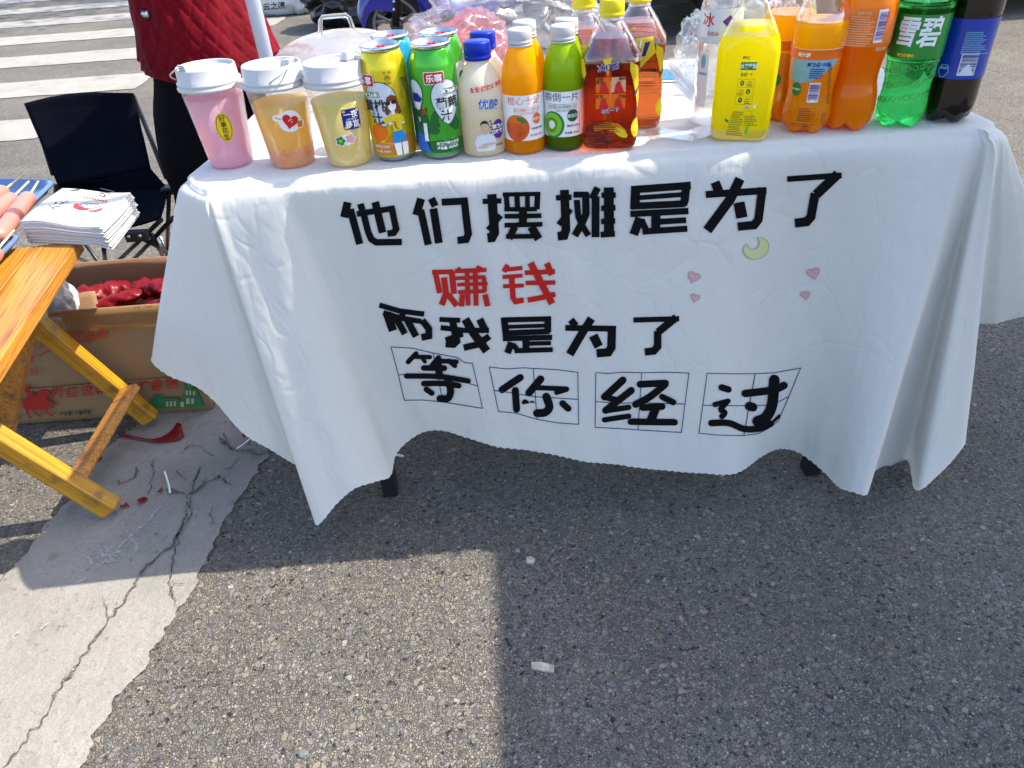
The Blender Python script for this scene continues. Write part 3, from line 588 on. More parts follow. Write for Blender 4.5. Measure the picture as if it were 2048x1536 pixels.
char(Z6, [(48, [(1618, 575), (1502, 682)]), (38, [(1495, 682), (1575, 700)]), (46, [(1672, 640), (1508, 768)]), (36, [(1505, 770), (1655, 748)]), (34, [(1500, 828), (1656, 804)]), (44, [(1728, 600), (1890, 592)]), (46, [(1888, 600), (1790, 680), (1700, 728)]), (40, [(1868, 680), (1940, 715)]), (44, [(1745, 748), (1868, 742)]), (56, [(1828, 750), (1798, 830)]), (42, [(1668, 838), (1948, 842)])], rd=True)
char(Z7, [(52, [(1035, 765), (1088, 782)]), (42, [(982, 900), (1085, 872)]), (46, [(1068, 888), (1030, 935), (1058, 965), (1038, 992)]), (52, [(955, 1045), (1090, 1045), (1210, 1092), (1330, 1088), (1420, 1050)]), (22, [(1420, 1050), (1488, 988)]), (60, [(1218, 812), (1430, 785), (1525, 748)]), (84, [(1448, 705), (1430, 900), (1380, 1000), (1315, 1030)]), (70, [(1250, 912), (1278, 920)])], rd=True)
for z, grid in ((Z6, [[(135, 362), (270, 370), (400, 400), (560, 430), (600, 460), (655, 468), (690, 612), (720, 755), (470, 715), (340, 702), (220, 703), (182, 540), (135, 362)], [(182, 540), (330, 535), (440, 545), (560, 575), (690, 612)], [(405, 400), (468, 715)]]),
                (Z6, [[(763, 490), (870, 503), (985, 496), (1045, 500), (1200, 508), (1330, 525), (1335, 858), (1200, 848), (1070, 825), (930, 785), (822, 775), (763, 490)], [(795, 640), (900, 655), (1050, 680), (1330, 698)], [(1045, 500), (1070, 825)]]),
                (Z6, [[(1445, 527), (1520, 532), (1620, 524), (1740, 528), (1900, 524), (2040, 530), (1992, 910), (1715, 893), (1600, 885), (1440, 877), (1445, 527)], [(1445, 712), (1600, 722), (1730, 718), (2015, 728)], [(1738, 528), (1715, 893)]]),
                (Z7, [[(922, 653), (1120, 658), (1297, 658), (1450, 650), (1658, 612), (1565, 835), (1480, 1030), (1400, 1090), (1320, 1130), (1200, 1145), (1000, 1140), (857, 1125), (922, 653)], [(888, 905), (1250, 910), (1380, 905), (1500, 870), (1565, 835)], [(1298, 658), (1208, 1143)]])):
    shp = []
    for pl in grid:
        s = line2d([(a, -b) for a, b in tp(z, pl)], 1.5); shp.append(s)
    decal('printed_grid', shp, lambda u, v, i: on_cloth(u, -v, i), M['navy_line'], cloth, 9)
def heart(cx, cy, s, rot):
    pts = []
    for k in range(32):
        t = 2*PI*k/32; x = 16*math.sin(t)**3/17; y = (13*math.cos(t)-5*math.cos(2*t)-2*math.cos(3*t)-math.cos(4*t))/17
        c, n = math.cos(rot), math.sin(rot); pts.append((cx+s/2*(x*c-y*n), cy+s/2*(x*n+y*c)))
    return pts
for cx, cy, s, r in ((980, 762, 88, -.35), (990, 903, 66, -.25), (1798, 735, 92, .2), (1742, 885, 68, .15)):
    x, y = tp(Z5, [(cx, cy)])[0]; h = heart(x, -y, s/Z5[2], r)
    decal('printed_heart', [tri2d(h)], lambda u, v, i: on_cloth(u, -v, 0), M['pink_print'], cloth, 9)
    decal('printed_outline', [line2d(h, .9, close=True)], lambda u, v, i: on_cloth(u, -v, 3), M['outline'], cloth, 9)
mo = [(1337, 537), (1322, 555), (1315, 585), (1330, 615), (1360, 635), (1395, 642), (1435, 635), (1470, 610), (1488, 575), (1490, 540), (1475, 512), (1445, 495), (1410, 491), (1425, 515), (1424, 545), (1405, 568), (1375, 574), (1350, 562)]
mo = [(a, -b) for a, b in tp(Z5, mo)]
decal('printed_crescent', [tri2d(mo)], lambda u, v, i: on_cloth(u, -v, 0), M['cream_print'], cloth, 9)
decal('printed_outline', [line2d(mo, .9, close=True)], lambda u, v, i: on_cloth(u, -v, 3), M['outline'], cloth, 9)
#PART3
# ------------------------------------------------------------------ drinks on the table
TZ = H + .0012
def rfun(prof):
    def f(z):
        if z <= prof[0][1]: return prof[0][0]
        for (r0, z0), (r1, z1) in zip(prof, prof[1:]):
            if z0 <= z <= z1: return r0+(r1-r0)*((z-z0)/max(1e-9, z1-z0))
        return prof[-1][0]
    return f
def wrap(prof, a0, off=.0005, sec=None, rref=None):
    f = rfun(prof)
    def m(u, v, i=0):
        r = f(v); rr = rref or r; t = a0+u/rr; k = sec(t, v) if sec else 1
        R = r*k+off+.00012*i; return Vector((R*math.cos(t), R*math.sin(t), v))
    return m
def base_at(px, py, r, dx=0):
    b = P(px, py, H); h = Vector((b.x, b.y, 0)).normalized(); return Vector((b.x+h.x*r+dx, b.y+h.y*r, TZ))
def facing(loc, turn=0): return math.atan2(-loc.y, -loc.x)+turn
def petal(n=5, depth=.35, zt=.022, a=0):
    def m(t, r, z):
        if z >= zt: return r, z
        k = (1-z/zt)**1.5; c = abs(math.cos(n/2*(t-a)))
        return r*(1-.10*k*(1-c)), z + .011*k*(1-c)**1.3
    return m
def square(a0, k=.5, zlo=-1, zhi=9, w=1.0, d=.8, p=5):
    def s(t, z):
        c, n = abs(math.cos(t-a0))/d, abs(math.sin(t-a0))/w
        f = (c**p+n**p)**(-1/p)
        q = max(0, min(1, (z-zlo)/(zhi-zlo))) if zhi < 9 else 0
        return f*(1-q)+1*q
    return s
def cap(root, r, z0, z1, m, ribs=True, name='cap'):
    prof = [(r*.98, z0), (r*1.02, z0+.001), (r*1.02, z0+(z1-z0)*.22), (r*.975, z0+(z1-z0)*.25), (r, z0+(z1-z0)*.3), (r*.985, z1-.0015), (r*.94, z1), (.0005, z1)]
    md = (lambda t, rr, z: (rr*(1+.012*math.cos(36*t)) if rr > r*.97 and z > z0+(z1-z0)*.29 else rr, z)) if ribs else None
    o = lathe(name, prof, m, root, 108, mod=md, cap_top=False); return o
LS = [1, 0, 0]
def rescale(shapes, s, cx, cy): return [([(cx+(v[0]-cx)*s, cy+(v[1]-cy)*s) for v in vs], fs) for vs, fs in shapes]
def lab(root, prof, a0, shapes, m, name='label', i=0, sec=None, ml=.006, off=.0005):
    if LS[0] != 1: shapes = rescale(shapes, *LS)
    return decal(name, shapes, wrap(prof, a0, off+.0004*i, sec), m, root, ml)
def barcode(x0, y0, x1, y1, n=22, horiz=True, seed=1):
    rr = random.Random(seed); s = []; L = (y1-y0) if horiz else (x1-x0); p = 0
    while p < L*.97:
        b = L/n*rr.choice((.25, .45, .7)); 
        s.append(rect(x0, y0+p, x1, y0+p+b) if horiz else rect(x0+p, y0, x0+p+b, y1)); p += b+L/n*rr.choice((.3, .45, .7))
    return s
def smallprint(x0, y0, x1, y1, rows, seed=0, rot=0):
    """lines of print too small to read: rows of little dashes"""
    rr = random.Random(seed); s = []; dy = (y1-y0)/rows
    for k in range(rows):
        x = x0; yy = y1-(k+.7)*dy; xe = x1-(x1-x0)*rr.uniform(0, .3)
        while x < xe:
            wd = dy*rr.uniform(.4, .8); s.append(rect(x, yy, min(x+wd, xe+.0001), yy+dy*.55)); x += wd+dy*.18
    return s

# --- milk tea cups
def cup(px, py, label, drink, top, extra, spin):
    loc = base_at(px, py, .0325); root = thing('drink_cup', label, 'cup', loc, 'takeaway cups of milk tea and fruit tea')
    a0 = facing(loc); wall = [(.0300, 0), (.0325, .0015), (.0340, .012), (.0445, .121)]
    inner = [(.0295, .002), (.0318, .003), (.0333, .012), (.0340+(top-.012)*.0963-.0012, top)]
    lathe('cup_wall', wall, M['frost'], root, 64, cap_top=False)
    lathe('drink', inner, drink, root, 64)
    lid = [(.0445, .1135), (.0466, .1145), (.0468, .1180), (.0450, .1195), (.0450, .1210), (.0456, .1222), (.0456, .1245), (.0430, .1262), (.0420, .1425), (.0412, .1442), (.0398, .1442), (.0390, .1425), (.0385, .1388), (.025, .1384), (.024, .1378), (.0005, .1378)]
    ld = lathe('lid', lid, M['white_plastic'], root, 72, cap_top=False)
    # sip hole plug on a strap
    a = a0+spin; d = Vector((math.cos(a), math.sin(a), 0)); s = Vector((-d.y, d.x, 0))
    mb = MB(); q = d*.030
    mb.add([q-s*.007-d*.008+Vector((0, 0, .139)), q+s*.007-d*.008+Vector((0, 0, .139)), q+s*.008+d*.009+Vector((0, 0, .139)), q-s*.008+d*.009+Vector((0, 0, .139)),
            q-s*.005-d*.004+Vector((0, 0, .150)), q+s*.005-d*.004+Vector((0, 0, .150)), q+s*.007+d*.012+Vector((0, 0, .1525)), q-s*.007+d*.012+Vector((0, 0, .1525))], [(3, 2, 1, 0), (4, 5, 6, 7), (0, 1, 5, 4), (1, 2, 6, 5), (2, 3, 7, 6), (3, 0, 4, 7)])
    mb.build('plug', M['white_plastic'], root, bevel=.0012)
    pts = []
    for k in range(13):
        t = k/12; aa = a - 1.15*t; rr = .041+.0095*math.sin(PI*min(1, t*1.15)); pts.append(Vector((rr*math.cos(aa), rr*math.sin(aa), .150-.030*t**1.1)))
    MB().tube(pts, .0011, 6).build('strap', M['white_plastic'], root, True)
    lathe('sip_hole', [(.0025, .1379), (.0025, .1386), (.0018, .1387), (.0005, .1387)], M['l_grey'], root, 12, cap_top=False)
    extra(root, wall, a0)
    return root
pinkd = juice_mat('strawberry_milk', (.80, .36, .50), .62, bands=[(0, (.60, .20, .34)), (.06, (.80, .47, .64)), (.5, (.84, .54, .66))])
def ex1(root, wall, a0):
    m = wrap(wall, a0, .0005)
    decal('sticker', rescale([ellipse(.002, .064, .0105, .0185)], 1.15, 0.002, 0.064), m, M['l_yellow'], root, .005)
    decal('sticker_outline', rescale([line2d([(.002+.0088*math.cos(2*PI*k/30), .064+.0165*math.sin(2*PI*k/30)) for k in range(30)], .0006, close=True)], 1.15, 0.002, 0.064), wrap(wall, a0, .0008), M['l_black'], root, .005)
    decal('lettering', rescale([text2d(c, .0078, .002, .0755-k*.0078, .01) for k, c in enumerate('好事花生')], 1.15, 0.002, 0.064), wrap(wall, a0, .0008), M['l_black'], root, .004)
cup(470, 339, 'lidded cup of pink milk tea with an oval yellow sticker', pinkd, .103, ex1, -.9)
orang = juice_mat('mango_tea', (.80, .44, .02), .68, bands=[(0, (.88, .42, .10)), (.10, (.92, .45, .13)), (.165, (.92, .42, .16)), (.185, (.90, .60, .004)), (.42, (.90, .68, .02)), (.46, (.88, .74, .26))])
def ex2(root, wall, a0):
    h = [(x*.0009+.008, y*.0009+.071) for x, y in heart(0, 0, 22, -.35)]
    decal('sticker_border', rescale([ellipse(.008, .071, .0135, .0125), ellipse(.019, .066, .006, .0055), ellipse(-.006, .0765, .005, .004)], 1.25, 0.008, 0.071), wrap(wall, a0, .0005), M['l_white'], root, .005)
    decal('sticker_heart', rescale([tri2d(h)], 1.25, 0.008, 0.071), wrap(wall, a0, .0010), M['l_red'], root, .004)
    decal('sticker_arrow', rescale([line2d([(-.008, .0775), (-.002, .0745)], .0012)], 1.25, .008, .071), wrap(wall, a0, .0010), M['l_orange'], root, .004)
    decal('sticker_feather', rescale([rect(.0155, .062, .022, .069)], 1.25, .008, .071), wrap(wall, a0, .0010), M['l_orange'], root, .004)
    decal('sticker_face', rescale([line2d([(.006, .0715), (.008, .073), (.010, .0725)], .0007), line2d([(.0085, .0695), (.0105, .0705)], .0007)], 1.25, 0.008, 0.071), wrap(wall, a0, .0014), M['l_white'], root, .004)
    rr = random.Random(3); mb = MB(); f = rfun(wall)
    for k in range(420):             # the fruit cells settled at the bottom, pressed against the wall
        z = rr.uniform(.003, .030); t = a0+rr.uniform(-1.5, 1.5); r = f(z)-.0013; s = rr.uniform(.0007, .0017)
        c = Vector((r*math.cos(t), r*math.sin(t), z)); d = [Vector((1, 0, 0)), Vector((0, 1, 0)), Vector((0, 0, 1))]
        mb.add([c+d[0]*s, c+d[1]*s, c-d[0]*s, c-d[1]*s, c+d[2]*s, c-d[2]*s], [(0, 1, 4), (1, 2, 4), (2, 3, 4), (3, 0, 4), (1, 0, 5), (2, 1, 5), (3, 2, 5), (0, 3, 5)])
    o = mb.build('fruit_pulp', mat('grapefruit_cells', (.82, .50, .22), .2, var=.5, vscale=300, sss=.3), root, True); o['kind'] = 'stuff'
cup(592, 339, 'lidded cup of orange fruit tea with pulp at the bottom and a red heart sticker', orang, .092, ex2, .75)
yell = juice_mat('pale_yellow_tea', (.80, .66, .26), .62, bands=[(0, (.88, .72, .22)), (.1, (.93, .80, .30)), (.42, (.90, .82, .30)), (.46, (.90, .84, .25))])
def ex3(root, wall, a0):
    decal('blue_sticker', rescale([rrect(.0015, .060, .0225, .083, .0025)], 1.28, 0.012, 0.0715), wrap(wall, a0, .0005), M['l_navy'], root, .005)
    decal('lettering', rescale([text2d('一夜', .0085, .012, .0770, .012), text2d('暴富', .0085, .012, .0660, .012), text2d('GET RICH', .0028, .012, .0716)], 1.28, 0.012, 0.0715), wrap(wall, a0, .0009), M['l_white'], root, .004)
    decal('sticker_coins', rescale([ellipse(x, y, .0021, .0016, 12) for x in (.0042, .0198) for y in (.0625, .0806)], 1.28, 0.012, 0.0715), wrap(wall, a0, .0009), M['l_tan'], root, .004)
    def flower(cx, cy, s): return tri2d([(cx+s*(1+.16*math.cos(5*2*PI*k/40))*math.cos(2*PI*k/40), cy+s*(1+.16*math.cos(5*2*PI*k/40))*math.sin(2*PI*k/40)) for k in range(40)])
    decal('flower_border', rescale([flower(-.0075, .042, .0058), flower(.0035, .0435, .0058), ellipse(-.002, .0455, .0035, .0035), ellipse(0, .0385, .003, .002)], 1.3, -0.002, 0.042), wrap(wall, a0, .0005), M['l_white'], root, .004)
    decal('green_flower', rescale([flower(-.0075, .042, .0047)], 1.3, -0.002, 0.042), wrap(wall, a0, .0010), M['l_green'], root, .004)
    decal('pink_flower', rescale([flower(.0035, .0435, .0047)], 1.3, -0.002, 0.042), wrap(wall, a0, .0010), M['l_pink'], root, .004)
    decal('flower_centres', rescale([ellipse(-.0075, .042, .0021, .0021, 14)], 1.3, -0.002, 0.042), wrap(wall, a0, .0014), M['l_lgreen'], root, .004)
    decal('flower_centre', rescale([ellipse(.0035, .0435, .0024, .0024, 14)], 1.3, -0.002, 0.042), wrap(wall, a0, .0014), M['l_tan'], root, .004)
cup(705, 337, 'lidded cup of pale yellow tea with a square blue sticker and a flower sticker', yell, .093, ex3, 2.3)

# --- tall drink cans
def can(loc, label, m, extra=None, turn=0):
    root = thing('drink_can', label, 'can', loc, 'tall juice cans'); a0 = facing(loc, turn)
    prof = [(.0275, .0045), (.0325, .0085), (.0335, .0115), (.0335, .130), (.0322, .137), (.0275, .151), (.0266, .1525)]
    lathe('can_body', prof, m, root, 72)
    lathe('base_rim', [(.022, .002), (.0235, 0), (.0255, 0), (.0280, .0045), (.0327, .0086)], M['steel'], root, 64, cap_top=False)
    lathe('top_rim', [(.0265, .1525), (.0285, .1555), (.0287, .1585), (.0275, .1600), (.0262, .1590), (.0255, .1545), (.0245, .1540), (.0005, .1543)], M['steel'], root, 64, cap_top=False)
    b = Vector((math.cos(a0+.5), math.sin(a0+.5), 0)); s = Vector((-b.y, b.x, 0)); pts = []
    for k in range(16):
        t = 2*PI*k/16; pts.append(b*(.004+.0085*math.cos(t))+s*.0055*math.sin(t)+Vector((0, 0, .1562)))
    MB().tube(pts, .0014, 6, close=True).tube([b*.001+Vector((0, 0, .1555)), b*.001+Vector((0, 0, .1575))], .0028, 10).build('pull_tab', M['red_tab'], root, True)
    if extra: extra(root, prof, a0)
    return root
def pear_shape(cx, cy, wd, ht, n=36):   # rounded blob, wide at the top
    p = []
    for k in range(n):
        t = 2*PI*k/n; y = math.sin(t); x = math.cos(t)*(1+.30*y-.12*y*y); p.append((cx+wd/2*x, cy+ht/2*y))
    return p
def brand(root, prof, a0, cx, cy):
    lab(root, prof, a0, [rrect(cx-.0145, cy-.0085, cx+.0145, cy+.0085, .002)], M['l_white'], 'logo_border', 2)
    lab(root, prof, a0, [rrect(cx-.0135, cy-.0075, cx+.0135, cy+.0075, .002)], M['l_red'], 'logo', 3)
    lab(root, prof, a0, [text2d('乐事', .0112, cx, cy, .03)], M['l_white'], 'lettering', 4)
def can_yellow(root, prof, a0):
    lab(root, prof, a0, [tri2d([(-.034+.0023*k, .012) for k in range(29)]+[(.033-.0023*k, .036+.006*math.sin(k*.5)) for k in range(29)])], M['can_orange'], 'lower_band', 0)
    bl = pear_shape(-.012, .085, .046, .062)
    lab(root, prof, a0, [tri2d(bl)], M['l_silver'], 'picture_panel', 1); lab(root, prof, a0, [line2d(bl, .0008, close=True)], M['l_black'], 'panel_outline', 2)
    brand(root, prof, a0, -.031, .118)
    lab(root, prof, a0, [rrect(-.036, .0955, -.010, .1025, .003)], M['l_green'], 'green_tag', 3); lab(root, prof, a0, [text2d('果粒&果汁', .0062, -.022, .099, .03)], M['l_white'], 'lettering', 4)
    lab(root, prof, a0, [text2d('黄桃', .0175, -.0215, .084, .02), text2d('汁', .0165, -.0195, .067, .02)], M['l_black'], 'lettering', 3)
    # round fruit, lower left
    lab(root, prof, a0, [ellipse(-.021, .046, .013, .0125)], M['l_orange'], 'printed_peach', 2); lab(root, prof, a0, [tri2d([(-.020, .057), (-.008, .066), (-.006, .060)])], M['l_dgreen'], 'printed_leaf', 3)
    # a printed figure of a woman in a yellow blouse and blue shorts
    lab(root, prof, a0, [tri2d([(-.004, .085), (-.002, .095), (.005, .0985), (.012, .095), (.014, .084), (.017, .073), (.012, .070), (.008, .078), (.002, .077), (-.003, .070), (-.007, .073)])], M['l_brown'], 'printed_hair', 3)
    for nm, shp in (('printed_face', ellipse(.004, .083, .0055, .0070)), ('printed_neck', rect(.0025, .068, .0065, .0757)), ('printed_arm', tri2d([(-.004, .061), (.018, .060), (.019, .056), (-.004, .057)])), ('printed_leg', tri2d([(.0015, .012), (.0085, .012), (.0095, .030), (-.001, .030)])), ('printed_leg', tri2d([(.011, .012), (.0185, .012), (.020, .030), (.0105, .030)]))):
        lab(root, prof, a0, [shp], M['l_white'], nm, 4)
    lab(root, prof, a0, [ellipse(-.0015, .087, .0036, .0028, 14), ellipse(.007, .0882, .0036, .0028, 14), line2d([(-.004, .0885), (.010, .0895)], .0008)], M['l_black'], 'printed_sunglasses', 5)
    lab(root, prof, a0, [tri2d([(-.002, .070), (.004, .0715), (.010, .072), (.017, .068), (.020, .060), (.014, .058), (.0135, .048), (.001, .047), (.001, .060), (-.005, .062)]), ellipse(-.006, .064, .0045, .0045, 14)], M['l_yellow'], 'printed_blouse', 5)
    lab(root, prof, a0, [ellipse(.003+.004*math.sin(k*2.3), .050+.0016*k, .0006, .0004, 8) for k in range(11)]+[line2d([(.004, .062), (.005, .054), (.008, .050)], .0014)], M['l_brown'], 'printed_dots', 6)
    lab(root, prof, a0, [tri2d([(.0005, .0475), (.0145, .0475), (.019, .034), (.011, .031), (.0095, .036), (.0075, .030), (-.002, .031)])], M['l_hblue'], 'printed_shorts', 5)
    lab(root, prof, a0, [line2d([(.0035+.004*math.cos(2*PI*k/20), .121+.004*math.sin(2*PI*k/20)) for k in range(20)], .0005, close=True), text2d('桃', .005, .0035, .121, .02), text2d('每一罐', .0036, .0035, .128), text2d('果粒果汁', .003, .0035, .114)], M['l_black'], 'lettering', 2)
    lab(root, prof, a0, smallprint(.022, .05, .036, .118, 30, 5), M['l_black'], 'small_print', 2, ml=.01)
    lab(root, prof, a0, [text2d('黄桃汁饮料', .0048, -.019, .0255, .02), text2d('净含量: 490毫升', .0034, -.018, .0185, .02)], M['l_silver'], 'lettering', 3)
def can_green(root, prof, a0):
    lab(root, prof, a0, [rect(-.036, .0118, .040, .030)], M['can_dkgreen'], 'lower_band', 0)
    for k, (x, y, a, b) in enumerate(((-.003, .055, .010, .018), (.010, .052, .009, .020), (.021, .056, .009, .016), (.004, .040, .009, .012), (-.014, .048, .007, .014))):
        lab(root, prof, a0, [ellipse(x, y, a, b, rot=.3*k)], M['can_dkgreen'] if k % 2 == 0 else M['can_green'], 'printed_leaf', 1+k*.25)
    bl = pear_shape(.013, .084, .040, .062)
    lab(root, prof, a0, [tri2d(bl)], M['l_silver'], 'picture_panel', 3); lab(root, prof, a0, [line2d(bl, .0008, close=True)], M['l_black'], 'panel_outline', 4)
    brand(root, prof, a0, -.001, .1175)
    lab(root, prof, a0, [rrect(.008, .0955, .034, .1025, .003)], M['l_dgreen'], 'green_tag', 5); lab(root, prof, a0, [text2d('果粒&果汁', .0062, .021, .099, .03)], M['l_white'], 'lettering', 6)
    lab(root, prof, a0, [text2d('葡萄', .0168, .014, .083, .02), text2d('汁', .0165, .011, .066, .02)], M['l_black'], 'lettering', 5)
    lab(root, prof, a0, [text2d('果粒葡萄汁饮料', .0050, .010, .0265, .02), text2d('净含量: 490毫升', .0046, .009, .0195, .03), text2d('GUOLI PUTAO ZHI YINLIAO', .0024, .010, .0228)], M['l_white'], 'lettering', 3)
    # the edge of a printed figure with a cap, left side
    lab(root, prof, a0, [tri2d(pear_shape(-.034, .092, .026, .045))], M['l_silver'], 'side_panel', 3)
    lab(root, prof, a0, [tri2d([(-.040, .085), (-.026, .085), (-.021, .090), (-.028, .097), (-.040, .097)])], M['l_navy'], 'printed_cap', 5)
    lab(root, prof, a0, [ellipse(-.031, .081, .006, .007)], M['l_white'], 'printed_face', 4)
    lab(root, prof, a0, [tri2d([(-.040, .075), (-.026, .074), (-.017, .064), (-.016, .056), (-.024, .055), (-.026, .040), (-.040, .040)])], M['l_dgreen'], 'printed_shirt', 4)
    lab(root, prof, a0, [rect(-.024, .030, -.018, .056), text2d('9', .010, -.030, .060, .03)], M['l_white'], 'printed_arm', 5)
    lab(root, prof, a0, [tri2d([(-.040, .040), (-.026, .040), (-.016, .014), (-.040, .014)])], M['l_blue'], 'printed_trousers', 4.5)
    lab(root, prof, a0, [ellipse(-.020, .073, .0028, .0045, 14)], M['l_red'], 'printed_scarf', 6)
can(base_at(797, 327, .033, -.001), 'tall yellow peach juice can at the front with a printed woman in sunglasses', M['can_yellow'], can_yellow)
can(base_at(888, 323, .033), 'tall green grape juice can at the front beside the yellow can', M['can_green'], can_green)
can(Vector((-.145, 1.188, TZ)), 'light blue drink can standing behind the yellow can', M['can_blue'])
def can_green2(root, prof, a0):
    lab(root, prof, a0, [tri2d(pear_shape(.020, .095, .028, .05))], M['l_silver'], 'picture_panel', 1); lab(root, prof, a0, [ellipse(.022, .098, .006, .008)], M['l_black'], 'printed_hair', 2)
    lab(root, prof, a0, [line2d([(.008+.004*math.cos(2*PI*k/20), .121+.004*math.sin(2*PI*k/20)) for k in range(20)], .0005, close=True)], M['l_black'], 'emblem', 2)
can(Vector((-.071, 1.182, TZ)), 'second green juice can, half hidden behind the front green can', M['can_green'], can_green2, .3)

# --- yogurt drinks with blue caps
yog = juice_mat('yogurt_drink', (.80, .70, .52), .5, .25, bands=[(0, (.86, .74, .52)), (.3, (.90, .80, .60)), (.5, (.92, .86, .74)), (1, (.92, .88, .80))])
def yogurt(loc, label, full):
    root = thing('yogurt_bottle', label, 'bottle', loc, 'yogurt drink bottles with blue caps'); a0 = facing(loc)
    prof = smooth_prof([(.029, 0), (.0325, .004), (.0332, .02), (.0330, .055), (.0315, .066), (.0325, .078), (.0332, .088), (.0300, .104), (.0200, .121), (.0165, .128), (.0160, .133)], 5)
    lathe('bottle_body', prof, yog, root, 64)
    cap(root, .0192, .1315, .155, M['blue_cap'])
    if full:
        LS[:] = [1.2, .003, .050]
        lab(root, prof, a0, [text2d('酸酸甜甜好滋味', .0062, .010, .0905, .02, rot=.10)], M['l_red'], 'lettering', 1)
        lab(root, prof, a0, [text2d('优酸', .0135, .009, .0715, .045, rot=-.1)], M['l_white'], 'logo_outline', 1); lab(root, prof, a0, [text2d('优酸', .0130, .009, .0715, .012, rot=-.1)], M['l_blue'], 'logo', 2)
        # printed picture of a man in a white shirt, arms folded
        lab(root, prof, a0, [tri2d([(-.009, .016), (.013, .016), (.016, .026), (.012, .035), (.006, .038), (-.001, .038), (-.007, .035), (-.012, .028)])], M['l_silver'], 'printed_shirt', 1)
        lab(root, prof, a0, [ellipse(.002, .0455, .0043, .0062), ellipse(.006, .0245, .0085, .0016), ellipse(-.002, .0215, .006, .0016), rect(.0003, .0365, .0037, .041)], M['l_skin'], 'printed_face', 2)
        lab(root, prof, a0, [tri2d([(-.0028, .046), (-.0028, .051), (.001, .0535), (.005, .0525), (.0068, .049), (.0066, .0455), (.0055, .0495), (-.001, .050)])], M['l_black'], 'printed_hair', 3)
        lab(root, prof, a0, [ellipse(.0195, .041, .0085, .0115)], M['l_purple'], 'purple_badge', 2); lab(root, prof, a0, [text2d('果粒大', .0055, .0195, .0445, .03), text2d('风味饮料', .0050, .0195, .0385, .03)], M['l_white'], 'lettering', 3)
        lab(root, prof, a0, [text2d('净含量', .0032, .019, .022, .02)], M['l_black'], 'lettering', 3)
        lab(root, prof, a0, [ellipse(.009+.0012*(k % 2), .038+.0035*k, .0012, .0012, 8) for k in range(5)], M['l_dgreen'], 'printed_leaves', 3)
        LS[:] = [1, 0, 0]
yogurt(base_at(972, 316, .0325), 'cream coloured yogurt drink bottle with a blue cap at the front of the table', True)
yogurt(Vector((-.006, 1.178, TZ)), 'yogurt drink bottle with a blue cap, hidden behind the front one', False)

